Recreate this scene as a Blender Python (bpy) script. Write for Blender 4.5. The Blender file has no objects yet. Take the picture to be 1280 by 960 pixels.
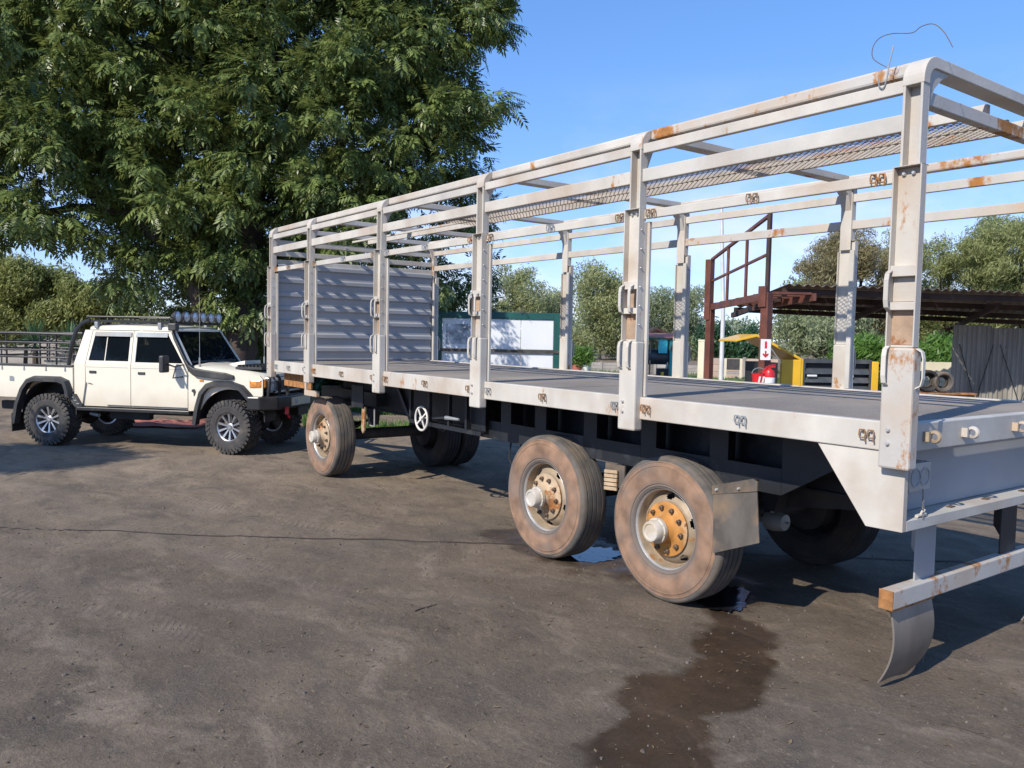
import bpy, math, random
import numpy as np
from mathutils import Vector, Matrix
R = math.radians
random.seed(7); RNG = np.random.default_rng(7)
SC = bpy.context.scene
COL = SC.collection

# ------------------------------------------------------------------ camera
CAM = np.array([2.2147, -4.0971, 1.9072]); YAW, PIT, ROL, FPX = 0.9357, -0.0589, 0.0194, 1024.1
_F = np.array([-math.sin(YAW)*math.cos(PIT), math.cos(YAW)*math.cos(PIT), math.sin(PIT)])
_R = np.array([math.cos(YAW), math.sin(YAW), 0.0]); _U = np.cross(_R, _F)
_R, _U = math.cos(ROL)*_R + math.sin(ROL)*_U, -math.sin(ROL)*_R + math.cos(ROL)*_U
cd = bpy.data.cameras.new('camera'); cam = bpy.data.objects.new('camera', cd); COL.objects.link(cam)
m = Matrix.Identity(4)
for i in range(3):
    m[i][0], m[i][1], m[i][2], m[i][3] = _R[i], _U[i], -_F[i], CAM[i]
cam.matrix_world = m
cd.sensor_width = 36; cd.lens = 36*FPX/1280; cd.clip_end = 3000; cd.clip_start = 0.05
SC.camera = cam
def at(u, v, t):
    """a place in the yard, surveyed from the camera: bearing (u, v), t metres ahead"""
    d = _F + _R*(u-640)/FPX - _U*(v-480)/FPX
    return Vector(CAM + d*t)
def gat(u, t):
    """same bearing, on the ground, t metres ahead"""
    p = at(u, 420, t); return Vector((p.x, p.y, 0))

# ------------------------------------------------------------------ light
SUN_EL = 37.0
LDIR = Vector((-0.22*math.cos(R(SUN_EL)), 0.9755*math.cos(R(SUN_EL)), -math.sin(R(SUN_EL))))
w = bpy.data.worlds.new('World'); SC.world = w; w.use_nodes = True
nt = w.node_tree; nt.nodes.clear()
N = nt.nodes.new
wo = N('ShaderNodeOutputWorld'); bg = N('ShaderNodeBackground'); sky = N('ShaderNodeTexSky')
sky.sky_type = 'NISHITA'; sky.sun_disc = False; sky.sun_elevation = R(SUN_EL)
sky.sun_rotation = math.atan2(-LDIR.x, -LDIR.y)
sky.air_density = 1.0; sky.dust_density = 0.1; sky.ozone_density = 4.0; sky.altitude = 1500
bg.inputs[1].default_value = 0.15
tc = N('ShaderNodeTexCoord'); mp = N('ShaderNodeMapping'); mp.inputs['Scale'].default_value = (1, 1, 2.2)
nz = N('ShaderNodeTexNoise'); nz.inputs['Scale'].default_value = 3.3; nz.inputs['Detail'].default_value = 7; nz.inputs['Roughness'].default_value = 0.58
cr = N('ShaderNodeValToRGB'); cr.color_ramp.elements[0].position = 0.44; cr.color_ramp.elements[1].position = 0.64
cr.color_ramp.elements[1].color = (0.55, 0.55, 0.55, 1)
sx = N('ShaderNodeSeparateXYZ'); mr = N('ShaderNodeMapRange'); mr.inputs[1].default_value = 0.30; mr.inputs[2].default_value = 0.10
mu = N('ShaderNodeMath'); mu.operation = 'MULTIPLY'
mx = N('ShaderNodeMixRGB'); mx.inputs[2].default_value = (5.2, 5.2, 5.9, 1)
hs = N('ShaderNodeHueSaturation'); hs.inputs['Saturation'].default_value = 1.22; gm = N('ShaderNodeGamma'); gm.inputs[1].default_value = 0.62; gs = N('ShaderNodeMixRGB'); gs.blend_type = 'MULTIPLY'; gs.inputs[0].default_value = 1; gs.inputs[2].default_value = (1.34, 1.43, 1.86, 1)
L = nt.links.new
L(tc.outputs['Generated'], mp.inputs[0]); L(mp.outputs[0], nz.inputs['Vector']); L(nz.outputs[0], cr.inputs[0])
L(tc.outputs['Generated'], sx.inputs[0]); L(sx.outputs[2], mr.inputs[0]); L(cr.outputs[0], mu.inputs[0]); L(mr.outputs[0], mu.inputs[1])
L(mu.outputs[0], mx.inputs[0]); L(sky.outputs[0], hs.inputs['Color']); L(hs.outputs[0], gm.inputs[0]); L(gm.outputs[0], gs.inputs[1]); L(gs.outputs[0], mx.inputs[1]); L(mx.outputs[0], bg.inputs[0]); L(bg.outputs[0], wo.inputs[0])
sd = bpy.data.lights.new('sun', 'SUN'); sd.energy = 3.9; sd.angle = R(0.55); sd.color = (1.0, 0.93, 0.82)
so = bpy.data.objects.new('sun', sd); COL.objects.link(so); so.location = (3, -20, 15)
so.rotation_euler = LDIR.to_track_quat('-Z', 'Y').to_euler()
SC.view_settings.view_transform = 'Standard'; SC.view_settings.look = 'None'
SC.view_settings.exposure = 0.5; SC.view_settings.gamma = 1.0; SC.view_settings.use_curve_mapping = False
SC.cycles.max_bounces = 6; SC.cycles.transparent_max_bounces = 16

# ------------------------------------------------------------------ materials
def mat(name, col, rough=0.6, metal=0.0, var=0.15, vscale=3.0, bump=0.0, bscale=60.0, rust=None, dust=None, stretch=None, spec=0.5, col2=None, fine=None, coat=0):
    m = bpy.data.materials.new(name); m.use_nodes = True
    t = m.node_tree; b = t.nodes['Principled BSDF']; n = t.nodes.new; l = t.links.new
    b.inputs['Roughness'].default_value = rough; b.inputs['Metallic'].default_value = metal
    b.inputs['Specular IOR Level'].default_value = spec; b.inputs['Coat Weight'].default_value = coat
    tc = n('ShaderNodeTexCoord'); oi = n('ShaderNodeObjectInfo')
    sc = n('ShaderNodeVectorMath'); sc.operation = 'SCALE'; sc.inputs[0].default_value = (7.3, 3.1, 5.7); l(oi.outputs['Random'], sc.inputs['Scale'])
    ad = n('ShaderNodeVectorMath'); l(tc.outputs['Object'], ad.inputs[0]); l(sc.outputs[0], ad.inputs[1])
    vec = ad.outputs[0]
    if stretch:
        mp = n('ShaderNodeMapping'); mp.inputs['Scale'].default_value = stretch; l(vec, mp.inputs[0]); svec = mp.outputs[0]
    else: svec = vec
    def noise(scale, detail=5, v=vec, rgh=0.55):
        q = n('ShaderNodeTexNoise'); q.inputs['Scale'].default_value = scale; q.inputs['Detail'].default_value = detail
        q.inputs['Roughness'].default_value = rgh; l(v, q.inputs['Vector']); return q.outputs[0]
    def ramp(src, a, bb):
        q = n('ShaderNodeMapRange'); q.inputs[1].default_value = a; q.inputs[2].default_value = bb; l(src, q.inputs[0]); return q.outputs[0]
    def mix(fac, c1, c2):
        q = n('ShaderNodeMixRGB')
        if isinstance(fac, float): q.inputs[0].default_value = fac
        else: l(fac, q.inputs[0])
        for i, c in ((1, c1), (2, c2)):
            if isinstance(c, tuple): q.inputs[i].default_value = (*c[:3], 1)
            else: l(c, q.inputs[i])
        return q.outputs[0]
    lo = tuple(c*(1-var) for c in col); hi = tuple(min(1, c*(1+var)) for c in (col2 or col))
    c = mix(ramp(noise(vscale, 6, svec), 0.32, 0.68), lo, hi)
    if fine:
        c = mix(ramp(noise(fine, 3), 0.35, 0.65), c, mix(0.35, c, (0.02, 0.02, 0.02)))
    if dust:
        c = mix(ramp(noise(dust[1], 5, vec), dust[2], dust[3]), c, dust[0])
    rf = None
    if rust:
        amt, rc, rs = rust
        r1 = ramp(noise(rs, 12, svec, 0.74), 0.665-amt, 0.715-amt)
        rcol = mix(noise(rs*9, 4), tuple(x*0.45 for x in rc), tuple(min(1, x*1.3) for x in rc))
        c = mix(r1, c, rcol); rf = r1
        rr = n('ShaderNodeMapRange'); rr.inputs[3].default_value = rough; rr.inputs[4].default_value = 0.9; l(rf, rr.inputs[0]); l(rr.outputs[0], b.inputs['Roughness'])
    else:
        rr = n('ShaderNodeMapRange'); rr.inputs[3].default_value = max(0.02, rough*0.85); rr.inputs[4].default_value = min(1, rough*1.15)
        l(noise(vscale*4, 3), rr.inputs[0]); l(rr.outputs[0], b.inputs['Roughness'])
    l(c, b.inputs['Base Color'])
    if bump:
        bp = n('ShaderNodeBump'); bp.inputs['Strength'].default_value = bump; bp.inputs['Distance'].default_value = 0.01
        l(noise(bscale, 5), bp.inputs['Height']); l(bp.outputs[0], b.inputs['Normal'])
    return m
ORANGE = (0.40, 0.17, 0.045)
M = {}
M['primer'] = mat('primer', (0.51, 0.475, 0.42), 0.6, 0, 0.14, 3.0, 0.12, 40, rust=(0.055, ORANGE, 2.6), stretch=(1, 1, 0.45), dust=((0.40, 0.31, 0.23), 1.9, 0.48, 0.80))
M['primer_clean'] = mat('primer_clean', (0.47, 0.445, 0.40), 0.6, 0, 0.14, 3.0, 0.1, 40, rust=(0.01, ORANGE, 3.0), dust=((0.40, 0.32, 0.25), 1.6, 0.48, 0.8))
M['primer_rusty'] = mat('primer_rusty', (0.46, 0.435, 0.40), 0.6, 0, 0.12, 2.0, 0.15, 40, rust=(0.115, ORANGE, 2.4), stretch=(1, 1, 0.6), dust=((0.46, 0.33, 0.21), 1.5, 0.45, 0.75))
M['rust'] = mat('rust', (0.33, 0.15, 0.05), 0.9, 0, 0.45, 14, 0.3, 90)
M['cell_rust'] = mat('cell_rust', (0.36, 0.25, 0.17), 0.85, 0, 0.3, 6, 0.2, 60, rust=(0.12, (0.30, 0.13, 0.05), 4))
M['rusty_hook'] = mat('rusty_hook', (0.25, 0.17, 0.11), 0.8, 0.1, 0.4, 12, 0.2, 90, rust=(0.12, ORANGE, 5))
M['mesh_steel'] = mat('mesh_steel', (0.42, 0.36, 0.30), 0.6, 0.1, 0.2, 2, rust=(0.10, ORANGE, 1.2))
M['bulkhead'] = mat('bulkhead', (0.30, 0.31, 0.33), 0.5, 0, 0.10, 1.4, 0.06, 30, rust=(-0.06, ORANGE, 2.6), dust=((0.36, 0.33, 0.29), 1.2, 0.5, 0.9))
M['deck'] = mat('deck', (0.27, 0.24, 0.21), 0.85, 0, 0.14, 1.2, 0.15, 120, dust=((0.36, 0.30, 0.24), 0.9, 0.45, 0.8), fine=90, spec=0.15)
M['chassis'] = mat('chassis', (0.011, 0.013, 0.017), 0.55, 0, 0.3, 3, 0.1, 40, dust=((0.06, 0.063, 0.068), 4.0, 0.58, 0.8), rust=(-0.05, (0.10, 0.06, 0.035), 3))
M['underbody'] = mat('underbody', (0.025, 0.025, 0.027), 0.75, 0, 0.35, 4, 0.1, 40, dust=((0.08, 0.065, 0.05), 2, 0.5, 0.8))
M['galv'] = mat('galv', (0.30, 0.32, 0.34), 0.45, 0.2, 0.2, 3, 0.05, 40, dust=((0.36, 0.33, 0.28), 2, 0.5, 0.8))
M['tyre_side'] = mat('tyre_side', (0.245, 0.150, 0.098), 0.9, 0, 0.34, 7, 0.2, 70, dust=((0.17, 0.14, 0.125), 3.4, 0.52, 0.74))
M['tyre_tread'] = mat('tyre_tread', (0.095, 0.088, 0.082), 0.9, 0, 0.3, 6, 0.2, 80, dust=((0.19, 0.145, 0.105), 4, 0.45, 0.7))
def dusty_side():
    m = M['tyre_side']; t = m.node_tree; b = t.nodes['Principled BSDF']; n = t.nodes.new; l = t.links.new
    src = b.inputs['Base Color'].links[0].from_socket
    tc = n('ShaderNodeTexCoord'); sp = n('ShaderNodeSeparateXYZ'); l(tc.outputs['Object'], sp.inputs[0])
    cb = n('ShaderNodeCombineXYZ'); l(sp.outputs[0], cb.inputs[0]); l(sp.outputs[2], cb.inputs[1])
    ln = n('ShaderNodeVectorMath'); ln.operation = 'LENGTH'; l(cb.outputs[0], ln.inputs[0])
    nz = n('ShaderNodeTexNoise'); nz.inputs['Scale'].default_value = 5; nz.inputs['Detail'].default_value = 5; l(tc.outputs['Object'], nz.inputs['Vector'])
    ad = n('ShaderNodeMath'); ad.operation = 'MULTIPLY_ADD'; ad.inputs[1].default_value = 0.07; l(nz.outputs[0], ad.inputs[0]); l(ln.outputs['Value'], ad.inputs[2])
    cr = n('ShaderNodeValToRGB'); e = cr.color_ramp.elements; e[0].position = 0.335; e[0].color = (1, 1, 1, 1); e[1].position = 0.40; e[1].color = (0, 0, 0, 1)
    x = e.new(0.52); x.color = (0, 0, 0, 1); y = e.new(0.545); y.color = (.55, .55, .55, 1); l(ad.outputs[0], cr.inputs[0])
    mx = n('ShaderNodeMixRGB'); mx.inputs[2].default_value = (0.135, 0.12, 0.11, 1); l(cr.outputs[0], mx.inputs[0]); l(src, mx.inputs[1]); l(mx.outputs[0], b.inputs['Base Color'])
dusty_side()
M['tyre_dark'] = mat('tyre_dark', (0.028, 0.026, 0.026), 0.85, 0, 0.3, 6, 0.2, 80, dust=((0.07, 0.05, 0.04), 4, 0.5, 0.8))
M['rim'] = mat('rim', (0.31, 0.24, 0.165), 0.6, 0.1, 0.25, 8, 0.15, 60, rust=(0.10, (0.34, 0.17, 0.06), 5), dust=((0.38, 0.28, 0.17), 6, 0.5, 0.7))
M['rim_edge'] = mat('rim_edge', (0.55, 0.54, 0.53), 0.35, 0.5, 0.15, 8, 0.05, 60, dust=((0.40, 0.30, 0.2), 6, 0.6, 0.8))
M['hub_orange'] = mat('hub_orange', (0.44, 0.195, 0.045), 0.75, 0, 0.3, 7, 0.2, 70, dust=((0.48, 0.36, 0.22), 6, 0.56, 0.72), rust=(0.06, (0.26, 0.09, 0.025), 6))
M['hub_pale'] = mat('hub_pale', (0.42, 0.31, 0.20), 0.7, 0, 0.25, 7, 0.2, 70, rust=(0.14, (0.36, 0.15, 0.045), 5))
M['hub_cap'] = mat('hub_cap', (0.52, 0.48, 0.42), 0.55, 0.1, 0.15, 9, 0.1, 70, dust=((0.50, 0.36, 0.2), 7, 0.5, 0.75))
M['nut'] = mat('nut', (0.13, 0.09, 0.06), 0.7, 0.3, 0.3, 20, 0.1, 90)
M['mudflap'] = mat('mudflap', (0.095, 0.083, 0.072), 0.65, 0, 0.4, 5, 0.1, 50, dust=((0.22, 0.15, 0.09), 4.5, 0.45, 0.68), stretch=(1, 1, 0.5))
M['steelflap'] = mat('steelflap', (0.20, 0.175, 0.15), 0.42, 0.3, 0.4, 2.5, 0.05, 50, rust=(0.03, (0.20, 0.12, 0.07), 2), stretch=(1, 1, 0.3))
M['white_wheel'] = mat('white_wheel', (0.66, 0.64, 0.60), 0.5, 0, 0.1, 8)
M['black_rubber'] = mat('black_rubber', (0.02, 0.02, 0.021), 0.6, 0, 0.2, 6)
M['chain'] = mat('chain', (0.30, 0.28, 0.26), 0.5, 0.5, 0.3, 30, rust=(0.05, ORANGE, 20))
# truck
M['ivory'] = mat('ivory', (0.75, 0.70, 0.58), 0.32, 0, 0.03, 1.0, coat=0.4, dust=((0.58, 0.51, 0.42), 1.2, 0.62, 1.0))
def low_dust(m, z0, z1, col):
    t = m.node_tree; b = t.nodes['Principled BSDF']; n = t.nodes.new; l = t.links.new; src = b.inputs['Base Color'].links[0].from_socket
    tc = n('ShaderNodeTexCoord'); sp = n('ShaderNodeSeparateXYZ'); l(tc.outputs['Object'], sp.inputs[0]); nz = n('ShaderNodeTexNoise'); nz.inputs['Scale'].default_value = 4; nz.inputs['Detail'].default_value = 6; l(tc.outputs['Object'], nz.inputs['Vector'])
    ad = n('ShaderNodeMath'); ad.operation = 'MULTIPLY_ADD'; ad.inputs[1].default_value = -.35; l(nz.outputs[0], ad.inputs[0]); l(sp.outputs[2], ad.inputs[2])
    r = n('ShaderNodeMapRange'); r.inputs[1].default_value = z1-.17; r.inputs[2].default_value = z0-.17; r.inputs[4].default_value = .55; l(ad.outputs[0], r.inputs[0])
    mx = n('ShaderNodeMixRGB'); mx.inputs[2].default_value = (*col, 1); l(r.outputs[0], mx.inputs[0]); l(src, mx.inputs[1]); l(mx.outputs[0], b.inputs['Base Color'])
low_dust(M['ivory'], 0.66, 1.0, (0.50, 0.42, 0.32))
M['black_plastic'] = mat('black_plastic', (0.035, 0.036, 0.038), 0.5, 0, 0.2, 5, 0.1, 90, dust=((0.10, 0.095, 0.085), 3, 0.5, 0.8))
M['black_paint'] = mat('black_paint', (0.025, 0.025, 0.027), 0.32, 0, 0.2, 5, dust=((0.08, 0.075, 0.07), 3, 0.55, 0.85))
M['alloy'] = mat('alloy', (0.50, 0.50, 0.51), 0.34, 0.85, 0.1, 10)
M['alloy_dark'] = mat('alloy_dark', (0.02, 0.02, 0.022), 0.35, 0.3, 0.1, 10)
M['chrome'] = mat('chrome', (0.70, 0.71, 0.73), 0.12, 1.0, 0.03, 10)
M['lamp_amber'] = mat('lamp_amber', (0.62, 0.25, 0.06), 0.15, 0, 0.4, 24, coat=0.6)
M['lamp_clear'] = mat('lamp_clear', (0.60, 0.62, 0.64), 0.12, 0.15, 0.30, 26, coat=0.6)
M['seat'] = mat('seat', (0.06, 0.06, 0.062), 0.8, 0, 0.2, 5)
M['red_cloth'] = mat('red_cloth', (0.36, 0.12, 0.09), 0.85, 0, 0.3, 4, 0.3, 20, dust=((0.45, 0.24, 0.18), 3, 0.5, 0.75))
def glass(name, tint, clear):
    m = bpy.data.materials.new(name); m.use_nodes = True; t = m.node_tree; b = t.nodes['Principled BSDF']
    b.inputs['Base Color'].default_value = (*tint, 1); b.inputs['Roughness'].default_value = 0.03
    tr = t.nodes.new('ShaderNodeBsdfTransparent'); tr.inputs[0].default_value = (*[0.35+x for x in tint], 1)
    mixn = t.nodes.new('ShaderNodeMixShader'); mixn.inputs[0].default_value = clear
    t.links.new(b.outputs[0], mixn.inputs[1]); t.links.new(tr.outputs[0], mixn.inputs[2])
    t.links.new(mixn.outputs[0], t.nodes['Material Output'].inputs[0]); return m
M['glass'] = glass('glass', (0.012, 0.018, 0.024), 0.60)
# yard
M['brown_steel'] = mat('brown_steel', (0.13, 0.045, 0.030), 0.55, 0, 0.25, 4, 0.1, 50, rust=(0.0, (0.22, 0.09, 0.05), 4), dust=((0.22, 0.11, 0.08), 3, 0.55, 0.8))
M['roof_iron'] = mat('roof_iron', (0.22, 0.18, 0.15), 0.6, 0.2, 0.35, 2, rust=(0.08, (0.16, 0.075, 0.04), 1.5))
M['purlin'] = mat('purlin', (0.05, 0.03, 0.025), 0.8, 0, 0.3, 4)
M['old_iron'] = mat('old_iron', (0.27, 0.25, 0.215), 0.6, 0.15, 0.35, 1.3, rust=(0.06, (0.10, 0.06, 0.04), 1.6), stretch=(2, 2, 0.25))
M['yellow'] = mat('yellow', (0.72, 0.42, 0.025), 0.4, 0, 0.10, 3, coat=0.2)
M['louvre'] = mat('louvre', (0.05, 0.055, 0.06), 0.5, 0, 0.2, 4, dust=((0.12, 0.12, 0.115), 3, 0.5, 0.8))
M['engine'] = mat('engine', (0.022, 0.022, 0.025), 0.7, 0, 0.3, 5)
M['red'] = mat('red', (0.58, 0.022, 0.03), 0.35, 0, 0.12, 5)
M['white'] = mat('white', (0.76, 0.76, 0.75), 0.5, 0, 0.05, 3)
M['board_white'] = mat('board_white', (0.72, 0.74, 0.76), 0.45, 0, 0.05, 1.4)
M['board_green'] = mat('board_green', (0.012, 0.085, 0.075), 0.45, 0, 0.15, 3)
M['poster'] = mat('poster', (0.36, 0.38, 0.40), 0.6, 0, 0.75, 4.5)
M['dark_rail'] = mat('dark_rail', (0.06, 0.055, 0.05), 0.6, 0, 0.3, 5)
M['cream'] = mat('cream', (0.68, 0.62, 0.45), 0.75, 0, 0.1, 2, 0.1, 30)
M['pink_wall'] = mat('pink_wall', (0.50, 0.38, 0.30), 0.85, 0, 0.15, 1, 0.2, 20)
M['grey_wall'] = mat('grey_wall', (0.36, 0.33, 0.30), 0.85, 0, 0.25, 0.8, 0.2, 20)
M['teal'] = mat('teal', (0.03, 0.34, 0.33), 0.5, 0, 0.15, 3)
M['cyan'] = mat('cyan', (0.06, 0.55, 0.60), 0.5, 0, 0.1, 3)
M['redroof'] = mat('redroof', (0.42, 0.14, 0.10), 0.7, 0, 0.2, 3)
M['tank'] = mat('tank', (0.07, 0.075, 0.085), 0.45, 0.2, 0.3, 3)
M['pole'] = mat('pole', (0.58, 0.58, 0.57), 0.5, 0.1, 0.1, 3)
M['bark'] = mat('bark', (0.085, 0.062, 0.048), 0.95, 0, 0.45, 3, 0.8, 14, stretch=(2.5, 2.5, 0.5))
M['bark_pale'] = mat('bark_pale', (0.34, 0.29, 0.24), 0.9, 0, 0.35, 1.5, 0.3, 10)
M['twig'] = mat('twig', (0.06, 0.048, 0.04), 0.9, 0, 0.3, 20)
M['stone'] = mat('stone', (0.125, 0.102, 0.083), 0.9, 0, 0.5, 30, 0.2, 80)
def leaf(name, c1, c2, trans=0.35, rough=0.45, patch=0.35):
    m = bpy.data.materials.new(name); m.use_nodes = True; t = m.node_tree; b = t.nodes['Principled BSDF']; n = t.nodes.new; l = t.links.new
    g = n('ShaderNodeNewGeometry'); q = n('ShaderNodeTexNoise'); q.inputs['Scale'].default_value = patch; q.inputs['Detail'].default_value = 3
    tcn = n('ShaderNodeTexCoord'); l(tcn.outputs['Object'], q.inputs['Vector'])
    ad = n('ShaderNodeMath'); ad.operation = 'ADD'; l(g.outputs['Random Per Island'], ad.inputs[0]); l(q.outputs[0], ad.inputs[1])
    rp = n('ShaderNodeMapRange'); rp.inputs[1].default_value = 0.3; rp.inputs[2].default_value = 1.5; l(ad.outputs[0], rp.inputs[0])
    mx = n('ShaderNodeMixRGB'); mx.inputs[1].default_value = (*c1, 1); mx.inputs[2].default_value = (*c2, 1); l(rp.outputs[0], mx.inputs[0])
    l(mx.outputs[0], b.inputs['Base Color']); b.inputs['Roughness'].default_value = rough; b.inputs['Specular IOR Level'].default_value = 0.4
    tl = n('ShaderNodeBsdfTranslucent'); hs = n('ShaderNodeHueSaturation'); hs.inputs['Value'].default_value = 1.5; hs.inputs['Hue'].default_value = 0.48; l(mx.outputs[0], hs.inputs['Color']); l(hs.outputs[0], tl.inputs[0])
    ms = n('ShaderNodeMixShader'); ms.inputs[0].default_value = trans; l(b.outputs[0], ms.inputs[1]); l(tl.outputs[0], ms.inputs[2])
    l(ms.outputs[0], t.nodes['Material Output'].inputs[0]); return m
M['leaf_big'] = leaf('leaf_big', (0.028, 0.062, 0.020), (0.21, 0.265, 0.075), 0.28, 0.40)
M['leaf_euc'] = leaf('leaf_euc', (0.16, 0.20, 0.085), (0.36, 0.38, 0.18), 0.4, 0.5, 0.25)  # gum leaves lightened so the colour stands in for distance haze
M['leaf_grey'] = leaf('leaf_grey', (0.14, 0.18, 0.095), (0.30, 0.34, 0.19), 0.4, 0.5, 0.25)  # greyer gum leaves, also paled in colour in place of haze
M['leaf_cas'] = leaf('leaf_cas', (0.14, 0.18, 0.06), (0.34, 0.36, 0.15), 0.4, 0.5, 0.3)
M['leaf_brown'] = leaf('leaf_brown', (0.17, 0.155, 0.075), (0.33, 0.29, 0.15), 0.4, 0.5, 0.3)
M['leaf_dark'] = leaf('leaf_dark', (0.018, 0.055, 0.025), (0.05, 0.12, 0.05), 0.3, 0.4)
M['leaf_bright'] = leaf('leaf_bright', (0.06, 0.14, 0.025), (0.15, 0.27, 0.05), 0.4, 0.45)
M['leaf_hedge'] = leaf('leaf_hedge', (0.10, 0.135, 0.04), (0.27, 0.29, 0.09), 0.35, 0.5)
M['leaf_spike'] = leaf('leaf_spike', (0.04, 0.10, 0.05), (0.10, 0.19, 0.08), 0.25, 0.45)
M['grass'] = leaf('grass', (0.05, 0.12, 0.02), (0.13, 0.24, 0.05), 0.3, 0.6)
M['litter'] = leaf('litter', (0.07, 0.048, 0.028), (0.22, 0.16, 0.095), 0.1, 0.8)

# ------------------------------------------------------------------ mesh helpers
class MB:
    def __init__(s): s.v = []; s.f = []; s.mi = []; s.cur = 0
    def add(s, vs, fs):
        o = len(s.v); s.v += [tuple(x) for x in vs]; s.f += [tuple(i+o for i in f) for f in fs]; s.mi += [s.cur]*len(fs); return s
    def box(s, x0, x1, y0, y1, z0, z1):
        return s.add([(x0,y0,z0),(x1,y0,z0),(x1,y1,z0),(x0,y1,z0),(x0,y0,z1),(x1,y0,z1),(x1,y1,z1),(x0,y1,z1)],
                     [(3,2,1,0),(4,5,6,7),(0,1,5,4),(1,2,6,5),(2,3,7,6),(3,0,4,7)])
    def beam(s, a, b, wd, h, up=(0,0,1)):
        a, b = Vector(a), Vector(b); d = (b-a).normalized(); up = Vector(up)
        sd = d.cross(up)
        if sd.length < 1e-4: sd = d.cross(Vector((1,0,0)))
        sd.normalize(); u2 = sd.cross(d)
        vs = [p + sd*(i*wd/2) + u2*(j*h/2) for p in (a, b) for i, j in ((-1,-1),(1,-1),(1,1),(-1,1))]
        return s.add(vs, [(3,2,1,0),(4,5,6,7),(0,1,5,4),(1,2,6,5),(2,3,7,6),(3,0,4,7)])
    def tube(s, pts, r, n=8, closed=False):
        pts = [Vector(p) for p in pts]; k = len(pts); rs = r if isinstance(r, (list, tuple)) else [r]*k
        vs = []; prev = None
        for i, p in enumerate(pts):
            if closed: d = pts[(i+1) % k] - pts[i-1]
            else: d = pts[min(i+1, k-1)] - pts[max(i-1, 0)]
            d.normalize()
            ref = prev if prev is not None else (Vector((0,0,1)) if abs(d.z) < 0.9 else Vector((1,0,0)))
            x = (ref - d*ref.dot(d)).normalized(); y = d.cross(x); prev = x
            vs += [p + (x*math.cos(2*math.pi*j/n) + y*math.sin(2*math.pi*j/n))*rs[i] for j in range(n)]
        fs = []
        for i in range(k if closed else k-1):
            i2 = (i+1) % k
            fs += [(i*n+j, i*n+(j+1) % n, i2*n+(j+1) % n, i2*n+j) for j in range(n)]
        if not closed: fs += [tuple(range(n-1, -1, -1)), tuple((k-1)*n+j for j in range(n))]
        return s.add(vs, fs)
    def lathe(s, prof, c=(0,0,0), n=32, axis='y', closed=False):
        vs = []; c = Vector(c)
        for r, a in prof:
            for j in range(n):
                t = 2*math.pi*j/n; q = (r*math.cos(t), r*math.sin(t))
                vs.append(c + Vector({'y': (q[0], a, q[1]), 'x': (a, q[0], q[1]), 'z': (q[0], q[1], a)}[axis]))
        k = len(prof); fs = []
        for i in range(k if closed else k-1):
            i2 = (i+1) % k
            fs += [(i*n+j, i*n+(j+1) % n, i2*n+(j+1) % n, i2*n+j) for j in range(n)]
        if not closed:
            if prof[0][0] > 1e-5: fs.append(tuple(range(n)))
            if prof[-1][0] > 1e-5: fs.append(tuple((k-1)*n+j for j in range(n-1, -1, -1)))
        return s.add(vs, fs)
    def prism(s, poly, axis, a0, a1):
        k = len(poly)
        def P(q, a): return {'x': (a, q[0], q[1]), 'y': (q[0], a, q[1]), 'z': (q[0], q[1], a)}[axis]
        vs = [P(q, a0) for q in poly] + [P(q, a1) for q in poly]
        return s.add(vs, [tuple(range(k-1, -1, -1)), tuple(range(k, 2*k))] + [(i, (i+1) % k, k+(i+1) % k, k+i) for i in range(k)])
    def loft(s, secs, cap=True):
        k = len(secs[0]); vs = [p for q in secs for p in q]; fs = []
        for i in range(len(secs)-1):
            fs += [(i*k+j, i*k+(j+1) % k, (i+1)*k+(j+1) % k, (i+1)*k+j) for j in range(k)]
        if cap: fs += [tuple(range(k-1, -1, -1)), tuple((len(secs)-1)*k+j for j in range(k))]
        return s.add(vs, fs)
    def mesh(s, name, mats, smooth=False):
        me = bpy.data.meshes.new(name); me.from_pydata(s.v, [], s.f)
        for mm in (mats if isinstance(mats, (list, tuple)) else [mats]): me.materials.append(mm)
        me.polygons.foreach_set('material_index', s.mi)
        import bmesh
        bm = bmesh.new(); bm.from_mesh(me); bmesh.ops.recalc_face_normals(bm, faces=bm.faces); bm.to_mesh(me); bm.free()
        if smooth:
            me.polygons.foreach_set('use_smooth', [True]*len(me.polygons))
            me.set_sharp_from_angle(angle=R(38))
        return me
    def build(s, name, mats, parent=None, smooth=False, bevel=0.0, label=None):
        o = link(name, s.mesh(name, mats, smooth), parent, label)
        if bevel:
            b = o.modifiers.new('edge', 'BEVEL'); b.width = bevel; b.segments = 2; b.limit_method = 'ANGLE'; b.harden_normals = False
        return o
def link(name, me, parent=None, label=None, loc=None, rot=None):
    o = bpy.data.objects.new(name, me); COL.objects.link(o)
    if parent is not None:
        o.parent = parent
        if loc is None and parent.type == 'EMPTY' and parent.get('_w'): o.location = -parent.location
    if loc is not None: o.location = loc
    if rot is not None: o.rotation_euler = rot
    if label: o['label'] = label
    return o
def tag(o, label, cat, group=None):
    o['label'] = label; o['category'] = cat
    if group: o['group'] = group
    return o
def thing(name, label, cat, loc=(0,0,0), rz=0.0, group=None, world=False):
    o = bpy.data.objects.new(name, None); COL.objects.link(o); o.location = loc; o.rotation_euler = (0, 0, rz); o.empty_display_size = 0.2
    if world: WORLD_ROOTS.append(o); o['_w'] = 1
    return tag(o, label, cat, group)
WORLD_ROOTS = []
def structure(o): o['kind'] = 'structure'; return o
def stuff(o): o['kind'] = 'stuff'; return o
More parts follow.
